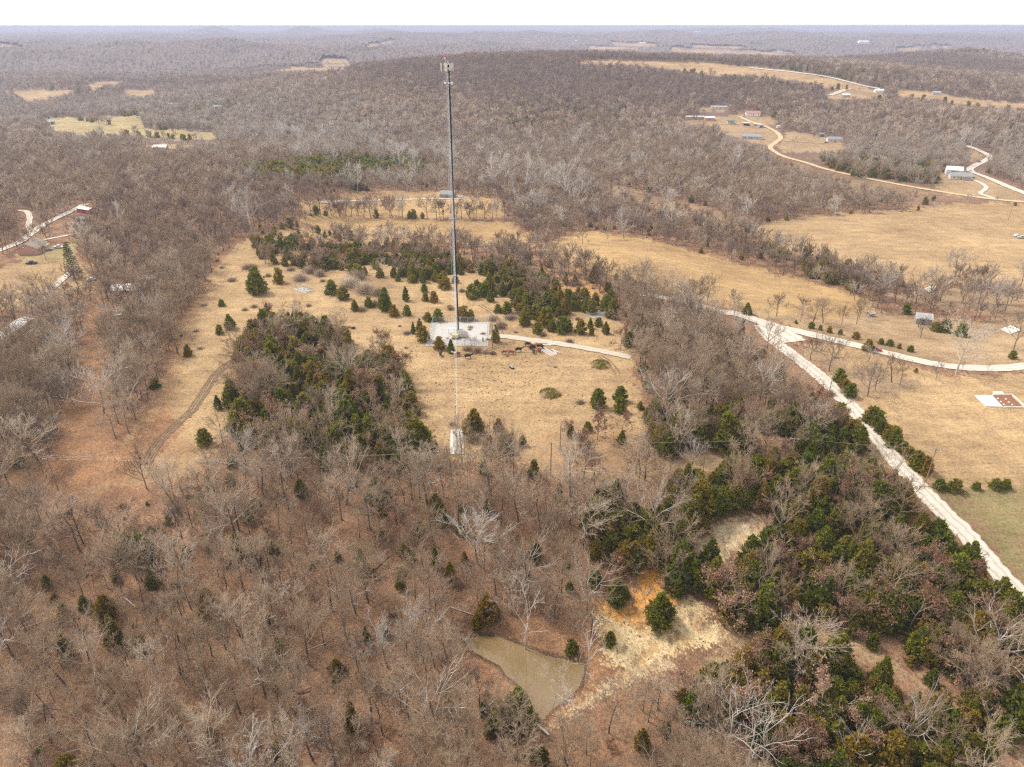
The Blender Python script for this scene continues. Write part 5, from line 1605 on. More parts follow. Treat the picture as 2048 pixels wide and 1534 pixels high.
for px_, py_ in ((1996, 796), (2012, 797), (2002, 802), (2018, 803), (2008, 807.5), (2025, 808)):
    c = fpt(px_, py_); MB().lathe([(.32, -.4), (.32, .02), (.25, .06)], (c[0], c[1], .14), 10).build("footing_pad", M_WHITE, f0)
KEEP_OFF.append((fb[0], fb[1], 12))

# ------------------------------------------------------------------ vehicles
def paint(name, col): return simple(name, col, .25, .05, .8, .1, .5)
M_CARS = {'red': paint("red_car_paint", (.30, .03, .03)), 'white': paint("white_car_paint", (.75, .75, .75)), 'dark': paint("dark_car_paint", (.02, .025, .035)), 'blue': paint("blue_car_paint", (.05, .10, .22)), 'silver': paint("silver_car_paint", (.45, .47, .50)), 'pale': paint("pale_blue_car_paint", (.55, .60, .68))}
def car(px, py, rz, col, label, kind="car", s=1.0):
    p = G(px, py)
    t = thing("parked_car" if kind == "car" else "pickup_truck" if kind == "truck" else "van", label, kind if kind != "truck" else "truck", p, rz)
    t.scale = (s, s, s)
    mt = M_CARS[col]
    if kind == "truck":
        pr_ = [(-2.6, .45), (2.6, .45), (2.65, .8), (2.5, 1.05), (1.15, 1.12), (.55, 1.75), (-.75, 1.78), (-.9, 1.1), (-2.65, 1.1)]
        cabin = [(-.6, 1.2), (1.0, 1.2), (.5, 1.68), (-.6, 1.70)]
    elif kind == "van":
        pr_ = [(-2.5, .4), (2.5, .4), (2.55, .95), (2.2, 1.15), (1.5, 2.0), (-2.45, 2.05)]
        cabin = [(-2.0, 1.25), (1.9, 1.25), (1.45, 1.85), (-2.0, 1.9)]
    else:
        pr_ = [(-2.2, .4), (2.25, .4), (2.3, .75), (1.9, .95), (1.0, 1.02), (.35, 1.5), (-1.1, 1.52), (-1.75, 1.05), (-2.25, .95)]
        cabin = [(-1.45, 1.06), (.8, 1.06), (.28, 1.42), (-1.0, 1.44)]
    MB().extr(pr_, -.88, .88).build("body", mt, t)
    for s_ in (-1, 1): MB().extr(cabin, s_ * .885, s_ * .90).build("side_window", M_GLASS, t)
    fx = max(pr_, key=lambda q: q[0])[0]
    ws = MB(); i1 = cabin[1]; i2 = cabin[2]
    ws.add([(i1[0] + .10, -.72, i1[1] + .01), (i1[0] + .10, .72, i1[1] + .01), (i2[0] + .12, .66, i2[1] + .03), (i2[0] + .12, -.66, i2[1] + .03)], [(0, 1, 2, 3)])
    ws.build("windscreen", M_GLASS, t)
    for x in (-1.4, 1.4):
        for s_ in (-1, 1):
            wh = MB().tube((x, s_ * .72, .34), (x, s_ * .93, .34), .34, n=12).build("wheel", M_TYRE, t)
            MB().tube((x, s_ * .93, .34), (x, s_ * .95, .34), .19, n=8).build("rim", M_CARS['silver'], wh)
    for s_ in (-1, 1): MB().box((fx - .02, s_ * .62, .72), (.08, .3, .14)).build("headlight", M_WHITE, t)
    KEEP_OFF.append((p[0], p[1], 3.5))
    return t
car(1750, 701, R(-22), 'red', "dark red car on the branch road behind a small cedar")
car(1958, 325, R(30), 'dark', "dark car driving on the bending far road")
car(1943, 356, R(-25), 'dark', "dark blue pickup on the drive of the grey roofed house", "truck")
car(1652, 286, R(0), 'blue', "dark blue car parked at the grey hillside house")
car(1492, 231, R(-10), 'blue', "blue car parked by the red roofed house", "car")
car(1488, 234, R(-10), 'silver', "silver car left of the blue one by the red roofed house", "car")
car(64, 528, R(12), 'dark', "dark pickup parked alone on the lawn below the brick house", "truck")
car(97, 500, R(10), 'silver', "silver car beside the brick house porch")
car(118, 496, R(5), 'white', "white pickup parked right of the brick house", "truck")
car(185, 561, R(25), 'pale', "pale blue white car by the spruce in the left clearing")
car(926, 396, R(-15), 'white', "white pickup parked beside the weathered house", "truck")
car(2034, 473, R(10), 'white', "small white vehicle in the big pasture")
car(2043, 477, R(-20), 'silver', "silver pickup at the photo edge in the big pasture", "truck")
car(238, 638, R(35), 'silver', "old silver van among junk in the left wood", "van")
car(262, 652, R(-5), 'dark', "dark wrecked car among junk in the left wood")
car(1485, 272, R(0), 'silver', "silver car by the low grey house")
car(1939, 343, R(0), 'white', "white car at the far road beside the metal building")
for i, (px_, py_, c_, lb) in enumerate([(250, 686, 'w', "white barrel leftmost of three in the left wood"), (256, 684, 'w', "white barrel in the middle of three in the left wood"), (263, 686, 'w', "white barrel rightmost of three in the left wood"), (286, 640, 'w', "white drum in the junk pile of the left wood"), (300, 636, 'w', "pale drum right of the junk pile in the left wood")]):
    p = G(px_, py_)
    t = thing("barrel", lb, "barrel", p, 0, "barrels in the left wood")
    MB().lathe([(.42, 0), (.48, .3), (.48, .8), (.42, 1.1)], n=12).build("shell", M_WHITE, t)
    MB().lathe([(.40, 1.105), (.40, 1.14)], n=12).build("lid", M_CABINET, t)
p = G(208, 424)
t = thing("tarp_cover", "bright blue tarp over a stack right of the red house", "tarp", p, .2)
MB().box((0, 0, .9), (4.2, 3.0, 1.8), 0, .72).build("sheet", M_BLUE, t)
MB().box((0, 0, .15), (4.5, 3.3, .3)).build("pallet", M_GREYWOOD, t)
p = G(959, 414)
t = thing("tarp_cover", "small blue tarp among trees right of the mast on the hill field", "tarp", p, .2)
MB().box((0, 0, .6), (3, 2, 1.2), 0, .7).build("sheet", M_BLUE, t)
MB().box((0, 0, .1), (3.2, 2.2, .2)).build("pallet", M_GREYWOOD, t)
# fallen log and pipe by the pond
for a2, b2, r_, mt, nm, lb in (((1075, 1452), (1098, 1472), .28, M_WHITE, "overflow_pipe", "white overflow pipe poking from the pond dam"), ((1640, 905), (1652, 924), .15, M_PLANK, "fallen_log", "pale fallen log on the line strip edge")):
    A_, B_ = G(*a2), G(*b2)
    o = MB().tube(Vector(A_) + Vector((0, 0, r_)), Vector(B_) + Vector((0, 0, r_ * 1.1)), r_, r_ * .7, 8).build(nm, mt)
    tag(o, lb, nm.split("_")[1])
# ------------------------------------------------------------------ planting
ALL = []     # dicts of arrays
def rec(kind, X, Y, Z, var, scl, lod, forced=None):
    X = np.atleast_1d(X)
    n_ = len(X)
    ALL.append(dict(kind=np.full(n_, kind), X=X, Y=np.atleast_1d(Y), Z=np.atleast_1d(Z), var=np.broadcast_to(var, n_).copy(), scl=np.broadcast_to(scl, n_).copy(), lod=np.full(n_, lod), forced=np.full(n_, forced is not None)))

KN = {"bare": 0, "cedar": 1, "leafy": 2, "shrub": 3, "syc": 4, "snag": 5}
def single(kind, px, py, hpx=None, wpx=None, var=None):
    p = G(px, py)
    k = mpp(p)
    sets = {"bare": BARE, "cedar": CEDAR, "leafy": LEAFY, "shrub": SHRUB, "syc": SYC, "snag": SNAG}[kind]
    if var is None: var = int(rg.integers(0, len(sets)))
    lod_ = 0
    if kind in ("bare", "cedar", "leafy") and math.hypot(p[0], p[1]) > 345:
        lod_ = 1
        sets = {"bare": BARE_MID, "cedar": CEDAR_MID, "leafy": LEAFY_MID}[kind]
        var = var % len(sets)
    dep = math.atan2(CAM_Z - p[2], math.hypot(p[0], p[1]))
    H = hpx * k / max(math.cos(dep), .3) if hpx else sets[var].H
    rec(KN[kind], p[0], p[1], p[2], var, H / sets[var].H, lod_, True)
    KEEP_OFF.append((p[0], p[1], (wpx or hpx or 20) * k * .35))

# cedars that stand apart in the pasture: base x, base y, width, height in the photo
SOLO_CEDAR = [(771, 620, 50, 42), (738, 614, 18, 20), (788, 632, 20, 22), (814, 631, 20, 20), (710, 621, 15, 20), (687, 598, 20, 24), (664, 588, 26, 26), (812, 602, 22, 27), (849, 584, 15, 16),
 (851, 602, 18, 18), (868, 604, 20, 21), (890, 577, 25, 22), (796, 562, 14, 15), (825, 565, 18, 15), (856, 642, 18, 17), (876, 642, 28, 23), (925, 640, 28, 26), (941, 640, 24, 20), (827, 667, 14, 22), (840, 663, 18, 24), (847, 682, 26, 29),
 (879, 698, 20, 24), (902, 706, 17, 26), (991, 684, 24, 32), (943, 597, 24, 28), (964, 593, 22, 26), (981, 603, 18, 22), (996, 625, 14, 16), (1014, 626, 20, 22), (1050, 650, 28, 34), (1072, 636, 22, 26), (1092, 650, 30, 34),
 (1075, 666, 24, 21), (1104, 662, 18, 22), (1116, 634, 16, 20), (1125, 664, 30, 30), (1136, 662, 20, 22), (1161, 667, 26, 27), (1183, 670, 12, 18), (1211, 667, 17, 22), (1197, 652, 14, 16), (1090, 617, 26, 32), (1104, 607, 22, 28), (1053, 615, 24, 28), (1135, 603, 20, 24),
 (1140, 600, 16, 20), (1168, 597, 22, 20), (1183, 627, 30, 26), (1214, 622, 30, 30), (949, 875, 44, 52), (940, 868, 26, 36), (997, 860, 20, 22), (1197, 815, 30, 36), (1190, 808, 22, 28), (1240, 802, 26, 28), (1240, 824, 24, 27), (1141, 874, 18, 24), (1243, 886, 18, 24),
 (1009, 900, 35, 30), (978, 906, 22, 26), (1045, 891, 16, 20), (1175, 862, 16, 18), (515, 586, 42, 50), (444, 612, 16, 13), (461, 658, 22, 28), (492, 693, 26, 23), (377, 712, 17, 22), (459, 774, 11, 16), (437, 818, 20, 26), (410, 888, 26, 30), (440, 668, 20, 18), (558, 566, 28, 28), (592, 690, 22, 50),
 (1735, 701, 20, 22), (1711, 677, 18, 13), (1887, 664, 30, 26), (1921, 672, 28, 24), (1870, 662, 22, 18), (2024, 717, 20, 16), (1622, 656, 18, 12), (1658, 665, 20, 12), (1680, 669, 14, 10), (1640, 660, 14, 10), (1761, 688, 15, 11), (1779, 691, 16, 12), (1798, 697, 15, 10), (1820, 703, 24, 12),
 (1878, 977, 24, 18), (1909, 981, 34, 22), (1952, 978, 20, 14), (1990, 977, 30, 19), (2010, 976, 30, 18), (1232, 1206, 50, 42), (1318, 1245, 40, 50), (310, 775, 22, 18), (1480, 1345, 30, 34), (1445, 1345, 14, 18), (1036, 1450, 66, 58), (1000, 1462, 56, 50), (1220, 1290, 20, 24)]
for x_, y_, w_, h_ in SOLO_CEDAR:
    v = 4 if h_ > 40 else (1 if h_ / w_ > 1.5 else (0 if h_ / w_ > 1.2 else (2 if h_ / w_ > 1.0 else 3)))
    single("cedar", x_, y_, h_ * 1.05, w_, v)
# cedars hedging the gravel road
for f_ in np.linspace(0, 1, 15):
    single("cedar", 1738 + 108 * f_ + rg.normal(0, 2), 840 + 108 * f_ + rg.normal(0, 2), rg.uniform(22, 36), 24, 2)
for f_ in np.linspace(0, 1, 5): single("cedar", 1678 + 22 * f_, 762 + 32 * f_, rg.uniform(20, 28), 20, 2)
# bare trees that stand apart: base, height, width, variant
for x_, y_, h_, w_, v in [(1533, 706, 62, 50, 1), (1658, 742, 62, 60, 8), (1735, 792, 62, 45, 8), (1783, 765, 50, 50, 1), (1800, 770, 46, 40, 4), (1646, 646, 48, 40, 1), (1553, 632, 40, 40, 8), (1841, 676, 40, 30, 8), (1926, 652, 58, 38, 3), (2027, 699, 66, 45, 8), (1909, 557, 52, 40, 4), (1718, 638, 38, 22, 8),
                           (294, 978, 72, 80, 8), (350, 1000, 66, 40, 4), (405, 1020, 70, 40, 4), (1110, 555, 45, 40, 1), (1170, 560, 52, 45, 8), (1290, 590, 60, 60, 1), (1345, 600, 58, 55, 1), (1400, 615, 56, 50, 8), (630, 486, 34, 30, 8), (728, 492, 38, 40, 1), (780, 498, 38, 36, 1), (840, 505, 36, 30, 8), (690, 488, 34, 30, 8), (945, 520, 40, 32, 8), (1000, 528, 40, 30, 8), (1040, 535, 38, 30, 8),
                           (1750, 780, 44, 40, 8), (1620, 720, 40, 36, 8), (1700, 590, 46, 40, 8), (1760, 600, 52, 40, 4), (1790, 605, 40, 30, 8), (1660, 560, 46, 36, 1), (1690, 575, 44, 36, 8), (1960, 620, 60, 30, 5), (1985, 625, 62, 30, 5), (2010, 622, 60, 30, 5), (1940, 615, 55, 30, 5), (1860, 618, 44, 36, 8), (1830, 628, 46, 40, 1), (1990, 640, 36, 40, 8), (1955, 640, 30, 30, 8),
                           (163, 590, 55, 30, 8), (60, 500, 40, 24, 8), (92, 520, 34, 16, 6), (1380, 945, 60, 44, 2), (1168, 955, 66, 50, 8), (1270, 945, 70, 60, 1), (1290, 960, 60, 50, 8), (1430, 300, 40, 30, 3), (930, 690, 26, 16, 7), (948, 694, 18, 14, 7)]:
    single("bare", x_, y_, h_, w_, v)
for x_, y_, h_, w_, v in [(503, 463, 78, 60, 0), (1912, 748, 96, 100, 0), (1245, 470, 50, 50, 1), (1130, 400, 70, 60, 0), (1090, 390, 66, 50, 2), (1050, 385, 62, 44, 1), (990, 380, 58, 40, 1), (1010, 375, 60, 40, 0), (1160, 405, 60, 44, 1), (800, 345, 52, 40, 0), (760, 335, 50, 40, 2), (690, 330, 48, 36, 1), (640, 320, 50, 36, 0), (725, 300, 46, 34, 1), (870, 330, 46, 34, 2), (900, 345, 50, 40, 0), (600, 300, 40, 30, 1), (560, 295, 44, 30, 0), (170, 505, 56, 50, 0), (240, 460, 50, 34, 1), (1330, 430, 46, 40, 0), (1480, 470, 50, 40, 1), (1668, 438, 40, 16, 1), (1940, 300, 40, 40, 0), (1925, 296, 36, 36, 1), (175, 335, 26, 22, 1), (1740, 240, 18, 20, 1), (830, 360, 52, 40, 1), (715, 385, 50, 36, 1), (700, 378, 48, 30, 0)]:
    single("syc", x_, y_, h_, w_, v)
for x_, y_, h_, w_, v in [(1050, 1298, 110, 55, 0), (1170, 1375, 110, 50, 0), (1102, 1430, 80, 40, 1), (1135, 1470, 80, 60, 1), (960, 1200, 70, 40, 1), (1635, 535, 36, 16, 0), (1445, 1530, 130, 60, 0), (1490, 1540, 120, 60, 0), (1525, 1540, 120, 60, 1), (1680, 1545, 90, 70, 1)]:
    single("snag", x_, y_, h_, w_, v)
# rusty oaks along the pasture foot
for x_, y_, h_, w_ in [(1195, 880, 50, 36), (1243, 870, 40, 20), (1135, 872, 30, 16), (1165, 905, 36, 30), (1265, 660, 30, 24), (1240, 700, 40, 32), (985, 905, 30, 22), (1020, 895, 26, 14), (740, 425, 40, 18), (670, 418, 30, 18), (780, 432, 36, 20), (920, 528, 36, 26), (540, 480, 30, 24)]:
    single("leafy", x_, y_, h_, w_)
# grey shrubs dotted over the pasture
for _ in range(150):
    x_, y_ = rg.uniform(360, 1260), rg.uniform(530, 900)
    if inside(ZONES[0][3], np.array([x_]), np.array([y_]))[0] and not (y_ > 690 and rg.random() < .82):
        single("shrub", x_, y_, rg.uniform(4, 10) * (1.3 if y_ < 640 else .8))
for x_, y_, h_ in [(1130, 612, 14), (700, 572, 24), (715, 560, 26), (640, 552, 18), (730, 585, 28), (755, 590, 22), (600, 560, 20), (620, 545, 18), (935, 700, 12), (955, 704, 14), (970, 706, 12), (985, 708, 10), (905, 850, 10), (1000, 655, 20), (985, 640, 16), (750, 610, 14), (1660, 790, 14), (1690, 785, 12)]:
    single("shrub", x_, y_, h_, h_, 2)
# tree lines along field edges: photo polyline, spacing in metres, kinds
LINES = [([(1250, 452), (1330, 458), (1420, 472), (1500, 490), (1600, 522), (1700, 562), (1770, 596)], 5.0, (.74, .16, .02, .08), .95), ([(1800, 606), (1900, 604), (2060, 612)], 6, (.8, .08, .02, .1), .95), ([(1860, 586), (1950, 570), (2060, 574)], 7, (.85, .05, 0, .1), .9), ([(1580, 640), (1660, 652), (1740, 640)], 8, (.7, .2, 0, .1), .8), ([(585, 430), (700, 434), (860, 438), (1005, 438)], 4.2, (.74, .10, .08, .08), 1.05), ([(640, 470), (760, 488), (900, 505), (1060, 530), (1215, 572)], 8.5, (.78, .1, .1, .02), .9), ([(1090, 492), (1240, 478)], 9, (.6, .1, .1, .2), .8),
         ([(1740, 548), (1820, 572), (1740, 590), (1700, 600)], 8, (.7, .12, .05, .13), .7), ([(1440, 618), (1560, 640), (1640, 655)], 8, (.5, .3, .05, .15), .5), ([(1500, 452), (1650, 432), (1800, 424), (1920, 412)], 9, (.5, .2, 0, .3), .5),
         ([(1890, 640), (2048, 642)], 7, (.7, .1, .05, .15), .7), ([(1600, 690), (1680, 710), (1800, 742), (1880, 760)], 6.5, (.6, .05, .05, .3), .55), ([(1930, 748), (2048, 748)], 5, (.2, 0, 0, .8), .3), ([(1870, 404), (1990, 408), (2048, 410)], 12, (.2, .6, 0, .2), .6),
         ([(1370, 145), (1480, 160), (1600, 176), (1690, 180)], 12, (.1, .9, 0, 0), 1.0), ([(1810, 198), (1900, 208), (2000, 222), (2048, 226)], 18, (.3, .7, 0, 0), 1.0), ([(150, 238), (200, 246), (225, 250)], 8, (.7, .3, 0, 0), .9), ([(190, 276), (270, 272), (400, 282)], 8, (.7, .3, 0, 0), .9),
         ([(300, 258), (380, 262)], 8, (.7, .3, 0, 0), .9), ([(160, 640), (138, 760), (108, 870), (85, 940)], 7, (.9, 0, 0, .1), 1.0), ([(222, 640), (222, 740), (215, 830)], 6, (.85, .05, 0, .1), .95), ([(240, 232), (330, 230)], 10, (.4, .6, 0, 0), 1.0)]
for pts, sp_, pr_, sc_ in LINES:
    pts = np.array(pts, float)
    tt = np.linspace(0, len(pts) - 1, 80)
    W = ground_at(np.interp(tt, np.arange(len(pts)), pts[:, 0]), np.interp(tt, np.arange(len(pts)), pts[:, 1]))
    W = resample(W, sp_)
    W[:, :2] += rg.normal(0, sp_ * .28, (len(W), 2))
    ty = rg.choice(4, len(W), p=np.array(pr_) / sum(pr_))
    d = np.hypot(W[:, 0], W[:, 1])
    Z = terrain(W[:, 0], W[:, 1])
    for t_ in range(4):
        for lo, hi, lod in ((0, 345, 0), (345, W_MID, 1), (W_MID, 1e9, 2)):
            m = (ty == t_) & (d >= lo) & (d < hi)
            if not m.any(): continue
            sets = [[BARE, CEDAR, LEAFY, SHRUB], [BARE_MID, CEDAR_MID, LEAFY_MID, SHRUB], [BARE_FAR, CEDAR_FAR, LEAFY_MID, SHRUB]][lod][t_]
            rec(t_, W[m, 0], W[m, 1], Z[m], rg.integers(0, len(sets), m.sum()), sc_ * rg.uniform(.7, 1.15, m.sum()), lod)

# the woods
for r0, r1, sp_, lod in ((45, W_NEAR, 4.9, 0), (W_NEAR, W_MID, 6.3, 1), (W_MID, 1700, 8.0, 2), (1700, 2900, 10.5, 2)):
    X, Y = jgrid(r0, r1, sp_)
    X, Y, Z, ty, d, px, py = plant(X, Y)
    if lod == 0:      # few hardwoods rise out of the close cedar stands
        kk = np.ones(len(X), bool)
        for (nm_, *_), (poly, c, b, s2, q) in zip(MIX, MIXP):
            if c >= .5: kk &= ~(inside(poly, px, py) & ((ty == 0) | (ty == 2)) & (rg.random(len(X)) < (.66 if nm_ == "grove" else .92 if nm_ == "belt" else .55)) & ~((nm_ == "grove") & (py > 800) & (px < 640) & (rg.random(len(X)) < .6)))
        X, Y, Z, ty, d, px, py = X[kk], Y[kk], Z[kk], ty[kk], d[kk], px[kk], py[kk]
        for nm_, sp3 in (("west wood", 5.2), ("open wood", 6.5), ("road wood", 11.0)):     # taller close grown stands
            poly = np.array(next(p_ for n_, p_, *_ in MIX if n_ == nm_), float)
            X3, Y3 = jgrid(120, 520, sp3)
            Z3 = terrain(X3, Y3); p3, q3, _ = project(X3, Y3, Z3)
            m = inside(poly, p3, q3) & (rg.random(len(X3)) < .8)
            for c3, s3, po in _OPEN: m &= ~inside(po, p3, q3)
            for kx, ky, kr in KEEP_OFF: m &= np.hypot(X3 - kx, Y3 - ky) > kr
            for W, hw in ROAD_CLEAR: m &= dist_poly(W[:, :2], X3, Y3, False) > hw
            m = see_through(X3, Y3, Z3, np.zeros(len(X3), int), p3, q3, np.hypot(X3, Y3), m)
            rec(0, X3[m], Y3[m], Z3[m], rg.choice([1, 3, 4, 5, 8], m.sum(), p=[.12, .3, .26, .26, .06]), rg.uniform(.75, 1.1, m.sum()), 0)
    for t_ in range(4):
        m = ty == t_
        if not m.any(): continue
        sets = [[BARE, CEDAR, LEAFY, SHRUB], [BARE_MID, CEDAR_MID, LEAFY_MID, SHRUB], [BARE_FAR, CEDAR_FAR, LEAFY_MID, SHRUB]][lod][t_]
        k = m.sum()
        if t_ == 0 and lod == 0:
            var = rg.choice(len(BARE), k, p=[.06, .07, .02, .18, .18, .15, .14, .08, .04, .04, .04])
            s_ = rg.uniform(.72, 1.1, k)
        else:
            var = rg.integers(0, len(sets), k); s_ = rg.uniform(.6, 1.05, k) * (1.0 if lod == 2 else .88)
        if t_ == 0 and lod > 0:      # ruddy on the hills, grey along the valleys
            tone = np.sin(X[m] * .006 + 1) + np.sin(Y[m] * .0052 + X[m] * .003) + Z[m] * .045 + .3 + rg.normal(0, .75, k)
            var = np.where(tone > .7, 2, np.where(tone < -1.2, 4, 0)) + rg.integers(0, 2, k)
        if t_ == 1: s_ = s_ * np.where(rg.random(k) < .3, .65, 1.0) * (1.0 if lod == 0 else .95)
        rec(t_, X[m], Y[m], Z[m], var, s_, lod)
    if lod == 0:      # close cedar stands
        for poly, c, b, s2, q in MIXP:
            if c < .5: continue
            X2, Y2 = jgrid(45, W_NEAR + 120, 3.3 if q != .95 else 3.7)
            Z2 = terrain(X2, Y2); p2, q2, _ = project(X2, Y2, Z2)
            m = inside(poly, *jit(p2, q2))
            X2, Y2, Z2, p2, q2 = X2[m], Y2[m], Z2[m], p2[m], q2[m]
            ty2 = np.where(rg.random(len(X2)) < (.88 if q == 1.25 else .84), 1, np.where(rg.random(len(X2)) < .6, 2, 0))
            drift = np.sin(X2 * .13 + 1) + np.sin(Y2 * .17 + X2 * .07) + rg.normal(0, .5, len(X2))
            k2 = drift > (-1.3 if q != .95 else -.55)
            if q != .95:
                for c3, s3, p3 in _OPEN: 
                    if s3 < .2: k2 &= ~inside(p3, *jit(p2, q2))
            k2 = see_through(X2, Y2, Z2, ty2, p2, q2, np.hypot(X2, Y2), k2)
            for W, hw in ROAD_CLEAR[:3]: k2 &= dist_poly(W[:, :2], X2, Y2, False) > hw
            for kx, ky, kr in KEEP_OFF: k2 &= np.hypot(X2 - kx, Y2 - ky) > kr
            for t3, st in ((0, BARE), (1, CEDAR), (2, LEAFY)):
                m = k2 & (ty2 == t3)
                if not m.any(): continue
                if t3 == 1: var = rg.choice(6, m.sum(), p=[.22, .13, .28, .15, .17, .05])
                elif t3 == 0: var = rg.integers(3, 8, m.sum())
                else: var = rg.integers(0, 3, m.sum())
                rec(t3, X2[m], Y2[m], Z2[m], var, rg.uniform(.72, 1.2, m.sum()) * (.72 if q == .95 else 1.05) * (np.where((var == 2) | (var == 3), 1.35, 1.0) if t3 == 1 else 1.0), 0)
        X3, Y3 = jgrid(45, W_NEAR, 3.7)          # saplings and brush under the big trees
        X3, Y3, Z3, t3, d3, p3, q3 = plant(X3, Y3)
        inced = np.zeros(len(X3), bool)
        for poly, c, b, s2, q in MIXP:
            if c >= .5: inced |= inside(poly, p3, q3)
        m = (t3 == 0) & (rg.random(len(X3)) < np.where(inced, .06, .6))
        rec(0, X3[m], Y3[m], Z3[m], rg.integers(9, 11, m.sum()), rg.uniform(.6, 1.2, m.sum()), 0)
    if lod == 1:      # the dark cedar bands across the valley
        for nm_, sp3, sc3 in (("dark cedars", 4.6, 1.25), ("slope cedars", 8.0, 1.0), ("creek cedars", 8.0, 1.0)):
            poly = np.array(next(p_ for n_, p_, *_ in MIX if n_ == nm_), float)
            X3, Y3 = jgrid(W_NEAR, W_MID, sp3)
            Z3 = terrain(X3, Y3); p3, q3, _ = project(X3, Y3, Z3)
            m = inside(poly, *jit(p3, q3)) & (rg.random(len(X3)) < .8)
            for c3, s3, po in _OPEN: m &= ~inside(po, p3, q3)
            rec(1, X3[m], Y3[m], Z3[m], rg.integers(0, 3, m.sum()), rg.uniform(.8, 1.2, m.sum()) * sc3, 1)
    # pale sycamores scattered along the creeks
    if lod == 1:
        m = (ty == 0) & (py < 470) & (py > 230) & (px > 450) & (px < 1500) & (rg.random(len(X)) < .05)
        rec(4, X[m], Y[m], Z[m], rg.integers(0, 3, m.sum()), rg.uniform(.65, .95, m.sum()), 0)

A = {k: np.concatenate([a[k] for a in ALL]) for k in ALL[0]}
A["px"], A["py"], A["dep"] = project(A["X"], A["Y"], A["Z"])
A["asp"] = np.clip(rg.normal(1.0, .14, len(A["X"])), .7, 1.35)
A["rot"] = rg.uniform(0, 6.28, len(A["X"]))
PROTO = {(0, 0): BARE, (0, 1): BARE_MID, (0, 2): BARE_FAR, (1, 0): CEDAR, (1, 1): CEDAR_MID, (1, 2): CEDAR_FAR, (2, 0): LEAFY, (2, 1): LEAFY_MID, (2, 2): LEAFY_MID, (3, 0): SHRUB, (3, 1): SHRUB, (3, 2): SHRUB, (4, 0): SYC, (5, 0): SNAG}
# each tree that shows largest is a thing of its own, the rest of the wood one mass
Hs = np.array([PROTO[(int(k), int(l_))][int(v)].H for k, l_, v in zip(A["kind"], A["lod"], A["var"])]) * A["scl"]
app = Hs / np.maximum(A["dep"], 1)
inv = (A["px"] > 5) & (A["px"] < PW - 5) & (A["py"] > 40) & (A["py"] < PH + 20) & (A["dep"] > 1)

def where(px, py):
    """words for the place of a plant, by what it stands beside"""
    if py > 960:
        if px > 1330 and py > 1290: return "below the grassy path"
        if px > 1640: return "beside the long gravel road"
        if px > 1330: return "above the pale clay bank"
        if px > 1160 and py < 1240: return "at the ochre slide"
        if px > 900 and py < 1250: return "on the slope above the pond"
        if px > 900 and py < 1480: return "round the pond shore"
        if px > 850: return "below the pond dam"
        if px > 560: return "in the wood left of the pond" if py > 1180 else "in the wood below the grove"
        if px > 280: return "in the wood at lower left" if py > 1180 else "below the left pasture corner"
        return "in the lower left corner" if py > 1180 else "below the leafy clearing"
    if px < 115 and py > 590: return "by the long trailer home"
    if px < 200 and py > 590: return "left of the leafy clearing"
    if px < 430 and py > 520: return "right of the leafy clearing"
    if 455 < px < 870 and 640 < py: return "in the grove left of the mast"
    if px > 1745 and py > 800: return "beside the right hand fields"
    if px > 1590 and py > 600: return "near the road junction field"
    if px > 1230 and py > 560: return "in the wood right of the pasture"
    if px > 1040 and py > 840: return "at the foot of the pasture"
    if 560 < px < 1240 and py > 680: return "in the pasture round the compound"
    if 430 < px < 640 and py > 440: return "at the belt's left end"
    if 640 <= px < 860 and py > 450: return "in the belt left of the mast"
    if 860 <= px < 1040 and py > 480: return "in the belt behind the mast"
    if 1040 <= px <= 1240 and py > 480: return "in the belt above the drive"
    if py > 440 and px > 1200: return "along the creek"
    if py > 380 and px > 560: return "round the hillside house field"
    if px < 300 and py > 380: return "round the brick house road"
    if px < 560: return "in the left valley"
    if px < 1300: return "at the wooded hill's foot"
    return "on the far right hillside"
CARD = ["one", "two", "three", "four", "five", "six", "seven", "eight", "nine", "ten", "eleven", "twelve"]
ORD = ["first", "second", "third", "fourth", "fifth", "sixth", "seventh", "eighth", "ninth", "tenth", "eleventh", "twelfth"]

def spawn(i, name, cat, lab, grp):
    k = PROTO[(int(A["kind"][i]), int(A["lod"][i]))][int(A["var"][i])]
    t = bpy.data.objects.new(name, None)
    COL.objects.link(t)
    t.empty_display_size = .3
    t.location = (float(A["X"][i]), float(A["Y"][i]), float(A["Z"][i]) - .05)
    t.rotation_euler = (0, 0, float(A["rot"][i]))
    s_ = float(A["scl"][i]); w_ = s_ * float(A["asp"][i]); t.scale = (w_, w_, s_)
    tag(t, lab, cat, grp)
    for nm, me_ in (("trunk", k.trunk), ("crown", k.crown)):
        o = bpy.data.objects.new(nm, me_); COL.objects.link(o); o.parent = t

DESC = {0: [("bare_tree", "tree", ["broad pale limbed oak", "broad grey bare oak", "pale twigged bare tree", "tall bare tree", "slender grey bare tree", "tall thin bare tree", "small bare tree", "spreading bare tree", "dark barked bare tree", "thin bare sapling", "bushy bare sapling"])],
        1: [("cedar_tree", "cedar", ["mid sized conical cedar", "tall conical cedar", "rounded cedar", "low domed cedar", "large full cedar", "very small cedar"])],
        2: [("rusty_oak", "oak", ["small rusty leaved oak", "taller rusty leaved oak", "low rusty leaved oak"])],
        3: [("bare_shrub", "shrub", ["grey bare shrub", "dark low bare shrub", "large grey twiggy shrub"])],
        4: [("sycamore_tree", "sycamore", ["big white limbed sycamore", "narrow white limbed sycamore", "tall white limbed sycamore"])],
        5: [("dead_tree", "dead tree", ["white dead snag", "short white dead snag"])]}
indiv = np.zeros(len(A["X"]), bool)
seen = {}
picks = []
